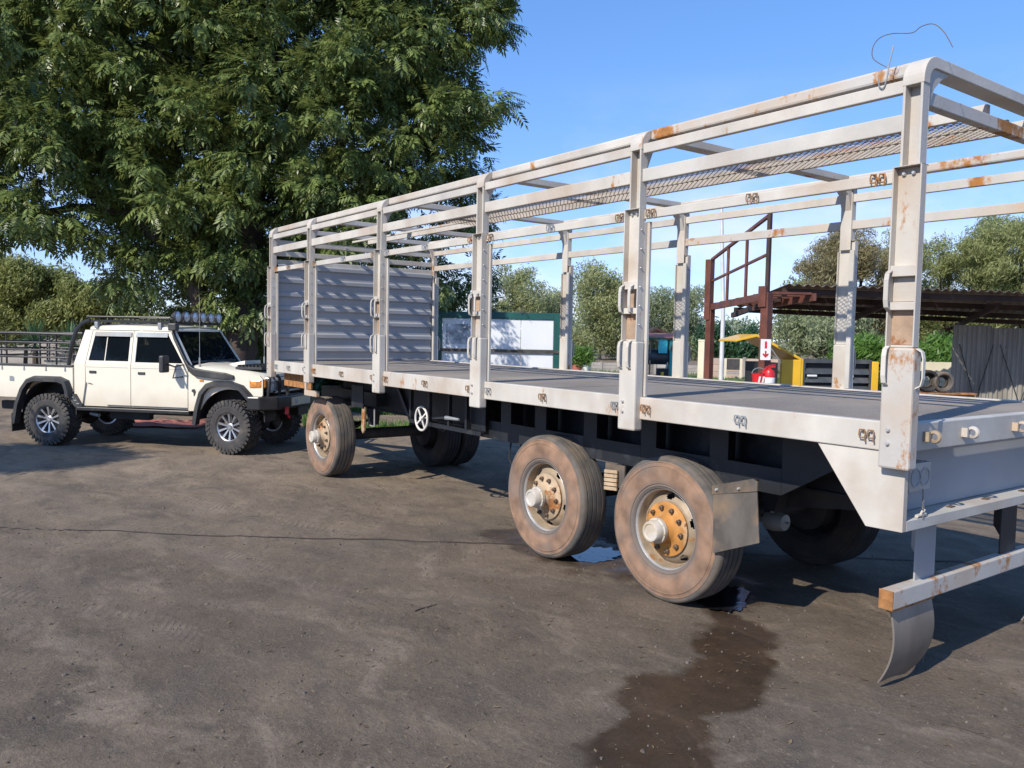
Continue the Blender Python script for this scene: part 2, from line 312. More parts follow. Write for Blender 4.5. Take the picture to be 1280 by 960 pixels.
def npmesh(name, V, k, matl):
    """mesh of many separate k-gons from an (n*k,3) array"""
    me = bpy.data.meshes.new(name); n = len(V)//k
    me.vertices.add(len(V)); me.vertices.foreach_set('co', np.ascontiguousarray(V, dtype=np.float32).ravel())
    me.loops.add(len(V)); me.loops.foreach_set('vertex_index', np.arange(len(V), dtype=np.int32))
    me.polygons.add(n); me.polygons.foreach_set('loop_start', np.arange(0, len(V), k, dtype=np.int32))
    me.materials.append(matl); me.update(calc_edges=True); return me
def vnoise(x, y, f, seed):
    g = np.random.default_rng(seed).random((256, 256)); x = x*f; y = y*f
    xi = np.floor(x).astype(int); yi = np.floor(y).astype(int); a = x-xi; b = y-yi; a = a*a*(3-2*a); b = b*b*(3-2*b)
    G = lambda i, j: g[i % 256, j % 256]
    return (G(xi,yi)*(1-a)+G(xi+1,yi)*a)*(1-b)+(G(xi,yi+1)*(1-a)+G(xi+1,yi+1)*a)*b

# ------------------------------------------------------------------ ground
def lines(a, b, st, far):
    c = list(np.arange(a, b, st)); k = st; p = a
    lo = []
    while p > -far: k *= 1.25; p -= k; lo.append(p)
    hi = []; k = st; p = c[-1]
    while p < far: k *= 1.25; p += k; hi.append(p)
    return np.array(lo[::-1]+c+hi)
gx = lines(-9.5, 2.4, 0.035, 900); gy = lines(-4.3, 3.6, 0.035, 900)
X, Y = np.meshgrid(gx, gy, indexing='ij')
near = np.exp(-(np.maximum(0, np.hypot(X+3, Y)-9)/6)**2)
Z = ((vnoise(X, Y, 0.55, 1)-.5)*0.030 + (vnoise(X, Y, 2.3, 2)-.5)*0.020 + (vnoise(X, Y, 6, 3)-.5)*0.011 + (vnoise(X, Y, 14, 4)-.5)*0.006)*near
Z = Z - 0.004
# tyre ruts pressed into the dusty part of the yard
for (ax, ay, bx, by, wd) in ((-9.5,-2.9,-3.6,-0.2,0.26), (-9.6,-1.6,-4.6,0.1,0.24), (-8.4,-4.2,-1.8,-1.0,0.30), (-9.0,-0.9,-5.2,-0.35,0.22)):
    dx, dy = bx-ax, by-ay; ln = math.hypot(dx, dy); s = ((X-ax)*dx+(Y-ay)*dy)/ln; t = ((X-ax)*-dy+(Y-ay)*dx)/ln + 0.25*np.sin(s*0.6+ax)
    wgt = np.clip(1-(np.abs(t)/wd)**4, 0, 1)*(s > 0)*(s < ln)*np.clip(vnoise(X, Y, 0.9, 9)*2-.4, 0, 1)
    Z += wgt*(-0.008+0.006*np.sign(np.sin(s*62+np.abs(t)*25)))
flat = np.zeros_like(Z)
for wx, wy in ((-1.84,.4),(-3.24,.4),(-7.97,.4),(-1.84,2.2),(-3.24,2.2),(-7.97,2.1),(0.0,.4)):
    flat = np.maximum(flat, np.exp(-((X-wx)**2+(Y-wy)**2)/0.12))
Z = Z*(1-flat) - 0.002*flat
WET = [(-1.75,0.50),(-1.42,0.28),(-1.12,-0.15),(-1.00,-0.58),(-0.95,-0.84),(-0.80,-1.15),(-0.66,-1.40),(-0.45,-1.75),(-0.10,-2.2),(0.35,-2.2),(0.1,-1.6),(-0.09,-1.23),(-0.36,-0.90),(-0.40,-0.56),(-0.55,-0.15),(-0.80,0.20),(-1.05,0.42),(-1.45,0.62),(-1.75,0.75)]
def sdf(poly, X, Y):
    d = np.full(X.shape, 1e9); ins = np.zeros(X.shape, bool); k = len(poly)
    for i in range(k):
        x1, y1 = poly[i]; x2, y2 = poly[(i+1) % k]; ex, ey = x2-x1, y2-y1
        t = np.clip(((X-x1)*ex+(Y-y1)*ey)/(ex*ex+ey*ey), 0, 1); d = np.minimum(d, np.hypot(X-x1-t*ex, Y-y1-t*ey))
        c = ((y1 > Y) != (y2 > Y)) & (X < (x2-x1)*(Y-y1)/((y2-y1) or 1e-9)+x1); ins ^= c
    return np.where(ins, -d, d)
s1 = sdf(WET, X, Y); s2 = sdf([(-4.2,0.25),(-3.0,0.15),(-2.2,0.3),(-1.2,0.5),(-1.0,1.1),(-2.2,1.3),(-4.0,1.2)], X, Y)
wob = (vnoise(X, Y, 2.2, 11)-.5)*0.30 + (vnoise(X, Y, 7, 12)-.5)*0.14 + (vnoise(X, Y, 18, 13)-.5)*0.05
wet = np.clip(0.55-(s1+wob)/0.15, 0, 1)
wet = np.maximum(wet, 0.75*np.clip(0.5-(s2+wob*1.6)/0.20, 0, 1))
Z -= wet*0.004
me = bpy.data.meshes.new('ground'); nx, ny = X.shape
me.vertices.add(nx*ny); me.vertices.foreach_set('co', np.stack([X, Y, Z], -1).astype(np.float32).ravel())
ii, jj = np.meshgrid(np.arange(nx-1), np.arange(ny-1), indexing='ij'); a = (ii*ny+jj).ravel()
idx = np.stack([a, a+ny, a+ny+1, a+1], -1).astype(np.int32).ravel()
me.loops.add(len(idx)); me.loops.foreach_set('vertex_index', idx); me.polygons.add(len(idx)//4); me.polygons.foreach_set('loop_start', np.arange(0, len(idx), 4, dtype=np.int32))
me.update(calc_edges=True); me.polygons.foreach_set('use_smooth', [True]*len(me.polygons))
at_ = me.attributes.new('wet', 'FLOAT', 'POINT'); at_.data.foreach_set('value', wet.astype(np.float32).ravel())
def ground_mat():
    m = bpy.data.materials.new('yard_dirt'); m.use_nodes = True; t = m.node_tree; b = t.nodes['Principled BSDF']; n = t.nodes.new; l = t.links.new
    g = n('ShaderNodeTexCoord'); vec = g.outputs['Object']
    def noise(scale, detail=8, v=vec, rgh=0.68):
        q = n('ShaderNodeTexNoise'); q.inputs['Scale'].default_value = scale; q.inputs['Detail'].default_value = detail; q.inputs['Roughness'].default_value = rgh; l(v, q.inputs['Vector']); return q.outputs[0]
    def rng(src, a, bb, c=0., d=1.):
        q = n('ShaderNodeMapRange'); q.inputs[1].default_value = a; q.inputs[2].default_value = bb; q.inputs[3].default_value = c; q.inputs[4].default_value = d; l(src, q.inputs[0]); return q.outputs[0]
    def mix(fac, c1, c2, mode='MIX'):
        q = n('ShaderNodeMixRGB'); q.blend_type = mode
        for i, c in ((0, fac), (1, c1), (2, c2)):
            if isinstance(c, (int, float)): q.inputs[i].default_value = c
            elif isinstance(c, tuple): q.inputs[i].default_value = (*c, 1)
            else: l(c, q.inputs[i])
        return q.outputs[0]
    def math_(op, a, bb):
        q = n('ShaderNodeMath'); q.operation = op
        for i, c in enumerate((a, bb)):
            if isinstance(c, (int, float)): q.inputs[i].default_value = c
            else: l(c, q.inputs[i])
        return q.outputs[0]
    mp = n('ShaderNodeMapping'); mp.inputs['Rotation'].default_value = (0, 0, R(-24)); mp.inputs['Scale'].default_value = (0.42, 1.25, 1); wv_ = n('ShaderNodeTexNoise'); wv_.inputs['Scale'].default_value = 0.8; wv_.inputs['Detail'].default_value = 3; l(vec, wv_.inputs['Vector']); wm = n('ShaderNodeVectorMath'); wm.operation = 'MULTIPLY_ADD'; wm.inputs[1].default_value = (1.6, 1.6, 0); l(wv_.outputs['Color'], wm.inputs[0]); l(vec, wm.inputs[2]); l(wm.outputs[0], mp.inputs[0]); st = mp.outputs[0]
    # trodden coal-black slab near the trailer tail, sandy dust further into the yard
    sp = n('ShaderNodeSeparateXYZ'); l(vec, sp.inputs[0])
    far_ = math_('ADD', math_('MULTIPLY', sp.outputs[0], -0.16), math_('MULTIPLY', sp.outputs[1], 0.10))
    far_ = math_('ADD', far_, math_('MULTIPLY', noise(0.7, 5), 1.3))
    sandy = rng(far_, 0.95, 2.0)
    dark = mix(rng(noise(1.3, 7), 0.35, 0.68), (0.106, 0.083, 0.062), (0.198, 0.154, 0.113))
    sand = mix(rng(noise(1.8, 7, st), 0.36, 0.66), (0.185, 0.145, 0.110), (0.36, 0.285, 0.21))
    c = mix(sandy, dark, sand)
    c = mix(rng(noise(2.4, 6, st), 0.52, 0.70, 0, 0.75), c, (0.30, 0.24, 0.185))
    c = mix(rng(noise(3.8, 6, st), 0.54, 0.66, 0, 0.55), c, (0.105, 0.088, 0.076))
    c = mix(rng(noise(0.55, 6), 0.52, 0.70, 0, 0.8), c, (0.088, 0.077, 0.070))
    c = mix(rng(noise(5.5, 6), 0.60, 0.70, 0, 0.6), c, (0.26, 0.215, 0.17))
    c = mix(rng(noise(9, 5), 0.66, 0.72, 0, 0.7), c, (0.07, 0.062, 0.058))
    c = mix(rng(noise(45, 4), 0.3, 0.7), mix(0.42, c, (0.03, 0.027, 0.024)), c)
    c = mix(rng(noise(120, 3), 0.56, 0.70, 0, 0.5), c, (0.30, 0.25, 0.195))
    c = mix(rng(noise(1.9, 7), 0.61, 0.69, 0, 0.6), c, (0.066, 0.056, 0.050))
    c = mix(rng(noise(16, 6), 0.60, 0.72, 0, 0.5), c, (0.29, 0.235, 0.18))
    vo = n('ShaderNodeTexVoronoi'); vo.inputs['Scale'].default_value = 26; l(vec, vo.inputs['Vector'])
    sel = math_('MULTIPLY', rng(vo.outputs['Distance'], 0.10, 0.16, 1, 0), rng(noise(4, 3), 0.5, 0.62))
    c = mix(math_('MULTIPLY', sel, 0.35), c, (0.34, 0.29, 0.24))
    trk_h = None
    for ang, t0, wd, s0, s1 in ((-27, -1.15, .16, -8.5, -3.0), (-12, -1.0, .16, -9, -2.8), (-20, 0.9, .15, -9, -4.0)):
        m2 = n('ShaderNodeMapping'); m2.vector_type = 'POINT'; m2.inputs['Rotation'].default_value = (0, 0, R(ang)); l(vec, m2.inputs[0]); s2 = n('ShaderNodeSeparateXYZ'); l(m2.outputs[0], s2.inputs[0])
        tt = math_('ABSOLUTE', math_('ADD', math_('SUBTRACT', s2.outputs[1], t0), math_('MULTIPLY', math_('SUBTRACT', noise(0.5, 2), 0.5), 0.9)), 0)
        band = math_('MULTIPLY', rng(tt, wd, wd+0.05, 1, 0), math_('MULTIPLY', rng(s2.outputs[0], s0, s0+1.2), rng(s2.outputs[0], s1-1.2, s1, 1, 0)))
        band = math_('MULTIPLY', band, rng(noise(1.7, 5), 0.42, 0.58))
        lug = math_('SINE', math_('ADD', math_('MULTIPLY', s2.outputs[0], 95.0), math_('MULTIPLY', tt, 55.0)), 0)
        c = mix(math_('MULTIPLY', band, rng(lug, -.3, .6, .32, .0)), c, (0.085, 0.072, 0.063)); c = mix(math_('MULTIPLY', band, .30), c, (0.26, 0.21, 0.165))
        hh_ = math_('MULTIPLY', band, rng(lug, -.4, .6, -.5, .5)); trk_h = hh_ if trk_h is None else math_('ADD', trk_h, hh_)
    at = n('ShaderNodeAttribute'); at.attribute_name = 'wet'
    wt = rng(math_('ADD', at.outputs['Fac'], math_('MULTIPLY', math_('SUBTRACT', noise(9, 6), 0.5), 0.9)), 0.25, 0.80)
    wt = math_('MULTIPLY', wt, rng(at.outputs['Fac'], 0.02, 0.2))
    c = mix(wt, c, mix(1.0, c, (0.42, 0.36, 0.31), 'MULTIPLY'))
    c = mix(1.0, c, (0.97, 0.95, 0.91), 'MULTIPLY')
    l(c, b.inputs['Base Color'])
    l(math_('SUBTRACT', 0.92, math_('MULTIPLY', wt, rng(noise(3, 5), 0.35, 0.7, 0.62, 0.30))), b.inputs['Roughness'])
    b.inputs['Specular IOR Level'].default_value = 0.3
    h = math_('ADD', math_('MULTIPLY', noise(22, 6), 0.6), math_('ADD', math_('MULTIPLY', noise(70, 4), 0.35), math_('MULTIPLY', sel, 0.25)))
    h = math_('ADD', h, math_('MULTIPLY', trk_h, 0.22))
    bp = n('ShaderNodeBump'); bp.inputs['Distance'].default_value = 0.02; l(rng(wt, 0, 1, 0.8, 0.2), bp.inputs['Strength']); l(h, bp.inputs['Height']); l(bp.outputs[0], b.inputs['Normal'])
    return m
me.materials.append(ground_mat())
structure(link('ground', me))
def ground_z(x, y):
    i = int(np.clip(np.searchsorted(gx, x), 0, nx-1)); j = int(np.clip(np.searchsorted(gy, y), 0, ny-1)); return float(Z[i, j])
# joint between two concrete slabs
jp = [(-8.8,-5.7),(-6.866,-3.431),(-5.35,-1.641),(-3.716,0.309),(-1.6,2.83),(1.0,5.9)]
mb = MB(); pts = []
for i in range(len(jp)-1):
    k = 40
    for j in range(k):
        a = j/k; pts.append((jp[i][0]*(1-a)+jp[i+1][0]*a, jp[i][1]*(1-a)+jp[i+1][1]*a))
vs = []
for i, (x, y) in enumerate(pts):
    wdt = 0.009+0.007*random.random(); q = Vector((0.77, -0.64, 0)); zz = ground_z(x, y)+0.005
    vs += [Vector((x, y, zz))+q*wdt, Vector((x, y, zz))-q*wdt]
mb.add(vs, [(2*i, 2*i+1, 2*i+3, 2*i+2) for i in range(len(pts)-1)])
structure(mb.build('slab_joint', M['twig']))
# pools under the wheels
M['water'] = mat('water', (0.01, 0.01, 0.011), 0.025, 0, 0.1, 3, 0.15, 14)
for pool in ([(-3.30,0.60),(-3.25,.86),(-3.12,1.0),(-2.93,.95),(-2.84,.74),(-2.86,.50),(-3.0,.42),(-3.18,.46)], [(-1.80,.62),(-1.86,.90),(-1.74,1.06),(-1.60,.98),(-1.50,.80),(-1.40,.66),(-1.38,.48),(-1.55,.44),(-1.70,.50)],
             [(-3.62,.50),(-3.56,.62),(-3.42,.6),(-3.40,.49),(-3.5,.43)]):
    cx = sum(p[0] for p in pool)/len(pool); cy = sum(p[1] for p in pool)/len(pool); out = []
    n = 56
    for i in range(n):
        a = i/n*len(pool); k = int(a); f = a-k; p, q = pool[k], pool[(k+1) % len(pool)]
        x = p[0]*(1-f)+q[0]*f; y = p[1]*(1-f)+q[1]*f; g = 1+random.uniform(-.14, .10)
        out.append((cx+(x-cx)*g, cy+(y-cy)*g, 0.006))
    o = MB().add(out, [tuple(range(n))]).build('water_puddle', M['water']); structure(o)

# ------------------------------------------------------------------ livestock trailer
WID, ZD, ZT = 2.6, 1.497, 3.3465
PX = [0.024, -1.919, -3.837, -5.756, -7.674, -9.01]
T = thing('livestock_trailer', 'long pale grey steel livestock trailer with open roof frame and rusty patches', 'trailer', (-4.5, 1.3, 0), world=True)
XF, XR = -9.06, 0.045
# floor
for k in range(6):
    x0 = XF+0.08 + k*(XR-XF-0.16)/6; x1 = x0 + (XR-XF-0.16)/6 - 0.006
    MB().box(x0, x1, 0.06, WID-0.06, ZD-0.045, ZD-0.012+0.0015*(k % 2)).build('floor_plate', M['deck'], T)
# beams round the floor
for y0, y1 in ((0.0, 0.058), (WID-0.058, WID)):
    MB().box(XF, XR-0.002, y0, y1, ZD-0.154, ZD).build('side_beam', M['primer'], T, bevel=0.006)
MB().box(XR-0.06, XR+0.012, 0.06, WID-0.06, ZD-0.150, ZD-0.003).build('end_beam', M['primer_clean'], T, bevel=0.006)
MB().box(XF-0.01, XF+0.06, 0.06, WID-0.06, ZD-0.150, ZD-0.003).build('end_beam', M['primer_clean'], T, bevel=0.006)
# skirt plates at the tail
for y0, y1 in ((0.012, 0.052), (WID-0.052, WID-0.012)):
    MB().prism([(-0.454, ZD-0.156), (-0.147, 0.926), (0.055, 0.930), (0.055, ZD-0.156)], 'y', y0, y1).build('skirt_plate', M['primer'], T, bevel=0.003)
MB().box(-0.10, -0.085, 0.055, WID-0.055, 0.99, ZD-0.152).build('tail_panel', M['bulkhead'], T)
MB().prism([(-0.10, 0.985), (0.055, 0.985), (0.055, 0.930), (0.045, 0.930), (0.045, 0.975), (-0.10, 0.975)], 'y', 0.054, WID-0.054).build('tail_ledge', M['primer_clean'], T, bevel=0.002)
for y0 in (0.11, WID-0.33):
    mb = MB().box(-0.082, 0.030, y0, y0+0.22, 1.125, 1.275)
    lb = mb.build('tail_lamp_box', M['primer_clean'], T, bevel=0.005)
    for yy in (0.06, 0.155):
        MB().lathe([(0.050, 0.031), (0.050, 0.034), (0.043, 0.034), (0.043, 0.018)], (0, y0+yy, 1.20), 24, 'x').build('lamp_ring', M['galv'], lb)
for y0 in (0.62, 1.05, 1.55, 2.0): MB().box(-0.02, 0.01, y0, y0+0.05, 0.986, 0.992).build('ledge_clip', M['nut'], T)
# bumper and its hangers
for y0 in (0.40, 1.45, 2.10):
    MB().box(-0.075, -0.065, y0, y0+0.22, 0.58, 0.974).box(-0.20, -0.078, y0+0.205, y0+0.22, 0.72, 0.974).prism([(-0.20, 0.72), (-0.078, 0.72), (-0.078, 0.585), (-0.11, 0.585)], 'y', y0+0.205, y0+0.22).build('bumper_hanger', M['bulkhead'] if y0 != 1.45 else M['chassis'], T, bevel=0.002)
bp = MB().box(-0.098, -0.020, 0.10, WID-0.10, 0.482, 0.585).build('bumper', M['primer_rusty'], T, bevel=0.007)
MB().box(-0.0985, -0.0195, 0.094, 0.099, 0.481, 0.586).build('bumper_end_cap', M['rust'], bp)
for y0 in (0.17, WID-0.62):
    MB().box(-0.085, -0.055, y0-0.02, y0+0.44, 0.452, 0.480).build('flap_bar', M['rust'], T, bevel=0.002)
    secs = []
    for k in range(13):
        a = k/12; z = 0.452 - a*0.415; x = -0.070 + 0.045*math.sin(a*2.4) - 0.085*a*a
        secs.append([(x-0.005, y0, z), (x-0.005, y0+0.12, z+0.004), (x-0.005+0.012*a, y0+0.26, z-0.003), (x-0.005, y0+0.43, z+0.02*a), (x+0.006, y0+0.43, z+0.02*a), (x+0.006+0.012*a, y0+0.26, z-0.003), (x+0.006, y0+0.12, z+0.004), (x+0.006, y0, z)])
    MB().loft(secs).build('mud_flap', M['steelflap'], T, smooth=True)
# tail shackles
hk = MB()
for dx in (-0.024, 0.024):
    pts = [(dx-0.014, 0, 0.024), (dx+0.014, 0, 0.024), (dx+0.018, 0, 0.0), (dx+0.014, 0, -0.018), (dx-0.014, 0, -0.018), (dx-0.018, 0, 0.0)]
    hk.tube([(a, -0.016, c) for a, b, c in pts], 0.0045, 6, closed=True)
    hk.tube([(dx+0.014, -0.016, -0.012), (dx+0.016, -0.014, -0.040)], 0.0045, 6)
    hk.tube([(dx, -0.016, 0.02), (dx, 0.004, 0.02)], 0.006, 6)
hk.box(-0.010, 0.010, -0.018, 0.004, -0.004, 0.004)
HOOK = [hk.mesh('rope_hook', M['rusty_hook'], True), hk.mesh('rope_hook_rusty', M['rust'], True), hk.mesh('rope_hook_pale', M['galv'], True)]
def hooks(y, z, flip=False, seed=0):
    rr = random.Random(seed)
    for i in range(6):
        xs = [PX[i]-0.17] if i == 0 else ([PX[i]+0.17] if i == 5 else [PX[i]+0.15, PX[i]-0.15])
        if i < 5: xs.append((PX[i]+PX[i+1])/2 + rr.uniform(-.04, .04))
        for x in xs:
            o = link('rope_hook', rr.choice((HOOK[0], HOOK[0], HOOK[1], HOOK[2])), T, loc=Vector((x, y, z)) - T.location)
            o.rotation_euler = (0, rr.uniform(-.08, .08), math.pi if flip else 0)
hooks(-0.004, ZD-0.075, seed=3); hooks(-0.006, 2.757, seed=5)
for y in (0.20, 0.62, 1.25, 1.9, 2.35):
    mb = MB()
    mb.lathe([(0.020, 0.0), (0.032, 0.004), (0.036, 0.014), (0.032, 0.022), (0.020, 0.024)], (XR+0.055, y, ZD-0.075), 16, 'y', closed=True)
    mb.box(XR+0.013, XR+0.045, y-0.03, y-0.012, ZD-0.10, ZD-0.05); mb.box(XR+0.013, XR+0.03, y-0.012, y+0.036, ZD-0.088, ZD-0.062)
    mb.build('tail_shackle', M['rim'] if y < 0.4 else M['primer_rusty'], T, smooth=True)

# posts
bolt_me = MB().lathe([(0.0, -0.016), (0.007, -0.016), (0.011, -0.010), (0.011, 0.0)], (0,0,0), 10, 'y').mesh('bolt', M['rim_edge'], True)
def handle_mesh():
    mb = MB(); path = [(0, 0.0, 0.10), (0, -0.026, 0.085), (0, -0.034, 0.05), (0, -0.034, -0.05), (0, -0.026, -0.085), (0, 0.0, -0.10)]
    for a, b in zip(path[:-1], path[1:]): mb.beam(a, b, 0.024, 0.006, (0, -1, 0.01))
    return mb.mesh('handle', M['primer'])
HAND = handle_mesh()
SIDES = ((0.0, 1), (WID, -1))
def Yw(y, side): return y if side[1] > 0 else WID - y
def ybox(mb, side, x0, x1, y0, y1, z0, z1):
    a, b = Yw(y0, side), Yw(y1, side); return mb.box(x0, x1, min(a, b), max(a, b), z0, z1)
def make_post(i, side):
    x = PX[i]; rusty = M['primer_rusty'] if i in (0, 5) else M['primer']
    zs, zm = 1.886, 2.795
    # middle: outward channel
    mb = MB(); ybox(mb, side, x-0.075, x+0.075, -0.004, 0.004, zs, zm)
    ybox(mb, side, x-0.075, x-0.067, -0.05, -0.0045, zs, zm); ybox(mb, side, x+0.067, x+0.075, -0.05, -0.0045, zs, zm)
    if i: ybox(mb, side, x+0.067, x+0.075, 0.0045, 0.0295, zs, zm-0.09); ybox(mb, side, x-0.075, x-0.067, 0.0045, 0.0295, zs, zm-0.09)
    for z0, z1 in ((2.075, 2.115), (2.245, 2.30)): ybox(mb, side, x-0.0665, x+0.0665, -0.046, -0.0045, z0, z1)
    p = mb.build('post', M['primer'], T, bevel=0.003)
    mb = MB(); ybox(mb, side, x-0.083, x+0.083, -0.055, 0.027, 1.262, zs-0.001); mb.build('post_socket', rusty, p, bevel=0.012)
    # rail bracket plate standing behind the post
    if i:
        mb = MB(); ybox(mb, side, x+0.056, x+0.098, 0.0302, 0.052, ZD+0.002, zm-0.085); mb.build('back_bar', M['primer_clean'], p, bevel=0.003)
    # upper section with its own narrower channel
    mb = MB(); w = 0.052
    ybox(mb, side, x-w, x+w, 0.030, 0.038, zm-0.08, 3.22)
    ybox(mb, side, x-w, x-w+0.014, -0.028, 0.0295, zm+0.004, 3.22); ybox(mb, side, x+w-0.014, x+w, -0.028, 0.0295, zm+0.004, 3.22)
    mb.build('upper_post', rusty, p, bevel=0.003)
    mb = MB(); ybox(mb, side, x-0.074, x+0.074, -0.050, 0.02, zm+0.0005, zm+0.004); mb.build('cap_strip', rusty, p)
    hx = ((-0.062, 2.175), (-0.055, 1.79)) if side[1] > 0 else ((0.06, 1.75),)
    hs = [(x+a, z) for a, z in hx] + ([(x+0.03, z) for a, z in hx] if i and side[1] > 0 else [])
    for hx_, hz in hs:
        y = Yw(-0.050 if hz > 1.9 else -0.055, side)
        o = link('handle', HAND, p, loc=(hx_, y, hz)); o.rotation_euler = (0, 0, 0 if side[1] > 0 else math.pi)
    if side[1] > 0:
        for z0, z1, mm in ((1.90, 2.07, 'cell_rust' if i != 2 else 'primer_rusty'), (2.12, 2.24, 'cell_rust' if i else 'primer_rusty')):
            mb = MB(); ybox(mb, side, x-0.0655, x+0.0655, -0.0075, -0.0046, z0, z1); mb.build('cell_plate', M[mm], p)
    if i == 0 and side[1] > 0:
        o = link('handle', HAND, p, loc=(x+0.083, -0.02, 1.78)); o.rotation_euler = (0, 0, R(90))
    for bx, bz, by in ((-0.03, ZD-0.035, -0.055), (-0.03, ZD-0.105, -0.055)) + (((-0.035, zm-0.03, -0.0045), (0.015, zm-0.03, -0.0045)) if 1 else ()):
        o = link('bolt', bolt_me, p, loc=(x+bx, Yw(by, side), bz)); o.rotation_euler = (0, 0, 0 if side[1] > 0 else math.pi)
    if i:
        for k in range(6):
            o = link('bolt', bolt_me, p, loc=(x+0.075, Yw(-0.028, side), 2.0+k*0.13)); o.rotation_euler = (0, 0, R(90)); o.scale = (0.55,)*3
for side in SIDES:
    for i in range(6): make_post(i, side)
# roof bows: rounded portals
def bow(x, wd, th, zt=ZT, name='roof_bow', matl=None):
    rad = 0.125; out = []; inn = []
    z0 = 3.20
    out.append((-0.030, z0)); inn.append((-0.030+th, z0))
    for k in range(9):
        a = math.pi - k*math.pi/16
        out.append((-0.030+rad+rad*math.cos(a), zt-rad+rad*math.sin(a))); inn.append((-0.030+rad+(rad-th)*math.cos(a), zt-rad+(rad-th)*math.sin(a)))
    for k in range(9):
        a = math.pi/2 - k*math.pi/16
        out.append((WID+0.030-rad+rad*math.cos(a), zt-rad+rad*math.sin(a))); inn.append((WID+0.030-rad+(rad-th)*math.cos(a), zt-rad+(rad-th)*math.sin(a)))
    out.append((WID+0.030, z0)); inn.append((WID+0.030-th, z0))
    mb = MB(); secs = [[(x-wd/2, *o), (x+wd/2, *o), (x+wd/2, *q), (x-wd/2, *q)] for o, q in zip(out, inn)]
    return mb.loft(secs).build(name, matl or M['primer'], T, bevel=0.004)
for i in range(6): bow(PX[i], 0.112, 0.060 if i in (0, 5) else 0.056, matl=M['primer'])
# knee plates under the bow corners
for i in range(6):
    for side in SIDES:
        pl_ = [(0.0385, 3.06), (0.0385, ZT-0.0605), (0.245, ZT-0.0605), (0.16, ZT-0.10), (0.09, ZT-0.16)]
        pl_ = [(Yw(a, side), b) for a, b in pl_]
        MB().prism(pl_ if side[1] > 0 else pl_[::-1], 'x', PX[i]-0.045, PX[i]+0.045).build('knee_plate', M['primer_clean'], T)
# rails between the posts
rail_rng = random.Random(4)
for i in range(5):
    xa, xb = PX[i+1]+0.054, PX[i]-0.054
    for side in SIDES:
        for z0, z1, nm in (((3.173, 3.238, 0), (2.980, 3.068, 1), (2.727, 2.786, 2)) if side[1] > 0 else ((3.129, 3.200, 0), (2.893, 2.970, 1))):
            mb = MB(); e = 0.022 if nm == 2 else 0.0
            ybox(mb, side, xa+e-0.001*nm, xb-e+0.001*nm, -0.002 if nm == 2 else -0.012, 0.029 if nm == 2 else 0.0285, z0, z1)
            mb.build('side_rail', M[rail_rng.choice(('primer', 'primer', 'primer_clean', 'primer_rusty'))], T, bevel=0.005)
        mb = MB(); ybox(mb, side, xa+0.004, xb-0.004, 0.052, 0.128, 3.272, 3.343)
        mb.build('roof_edge_rail', M['primer_rusty' if i == 0 else 'primer'], T, bevel=0.014)
for x, zz in ((PX[0]+0.01, (3.14,)), (PX[5]-0.01, (3.14, 2.99, 2.87))):
    for z in zz: MB().box(x-0.028, x+0.028, 0.042, WID-0.042, z-0.035, z+0.035).build('cross_rail', M['primer_rusty'] if x > -1 else M['primer'], T, bevel=0.005)
# roof walkway
WY0, WY1, WZ = 0.90, 1.46, 3.222
for y0, z0, z1 in ((WY0, WZ-0.004, WZ+0.062), (WY1-0.04, WZ-0.004, WZ+0.062), ((WY0+WY1)/2-0.012, WZ-0.004, WZ+0.02)):
    MB().box(PX[5]+0.06, PX[0]-0.06, y0, y0+(0.04 if z1 > WZ+.03 else 0.024), z0, z1).build('walkway_beam', M['primer'], T, bevel=0.003)
mb = MB(); dx = 0.055
for y0, y1 in ((WY0+0.04, (WY0+WY1)/2-0.012), ((WY0+WY1)/2+0.012, WY1-0.04)):
    x = -6.1; ny_ = 5; h = (y1-y0)/ny_
    while x < PX[0]-0.08:
        for k in range(ny_):
            for sgn in (1, -1):
                a = Vector((x + (0 if sgn > 0 else dx), y0+k*h, WZ)); b = Vector((x + (dx if sgn > 0 else 0), y0+(k+1)*h, WZ))
                mb.beam(a, b, 0.0055, 0.004)
        x += dx
stuff(mb.build('walkway_mesh', M['mesh_steel'], T))
# ribbed bulkhead at the front
prof = []; z = ZD+0.01; k = 0
xb = XF+0.075
while z < 2.82:
    prof += [(xb, z), (xb, z+0.105), (xb+0.030, z+0.125), (xb+0.030, z+0.17), (xb, z+0.19)]; z += 0.192
prof2 = [(a-0.004, b) for a, b in prof][::-1]
MB().prism(prof+prof2, 'y', 0.062, WID-0.062).build('bulkhead', M['bulkhead'], T)

# chassis
for y0 in (0.72, WID-0.72-0.10):
    c = MB().box(-8.3, -0.45, y0+0.03, y0+0.045, 0.93, 1.34).box(-8.3, -0.45, y0, y0+0.10, 0.915, 0.9295).box(-8.3, -0.45, y0, y0+0.10, 1.3405, 1.355).build('chassis_beam', M['chassis'], T)
x = -8.6; k = 0
while x < -0.3:
    MB().box(x, x+0.07, 0.062, WID-0.062, 1.357, 1.450).build('cross_member', M['chassis'], T)
    x += 0.46
# outrigger boxes below the side beam: deep plates with window openings
xs = [-4.55, -4.15, -3.62, -2.95, -2.28, -1.6, -1.0]
for y0 in (0.47, WID-0.49):
    for a, b in zip(xs[:-1], xs[1:]):
        MB().box(a, a+0.16, y0, y0+0.02, 1.075, 1.34).box(a, b-0.002, y0, y0+0.02, 0.90, 1.0745).box(a+0.16, b-0.002, y0, y0+0.02, 1.30, 1.34).build('outrigger_panel', M['chassis'], T)
    MB().prism([(-1.0, 1.34), (-1.0, 0.90), (-0.46, 1.22), (-0.46, 1.34)], 'y', y0, y0+0.02).build('outrigger_panel', M['chassis'], T)
for xx in xs: MB().box(xx+0.01, xx+0.025, 0.495, 0.72, 0.92, 1.335).build('gusset', M['chassis'], T)
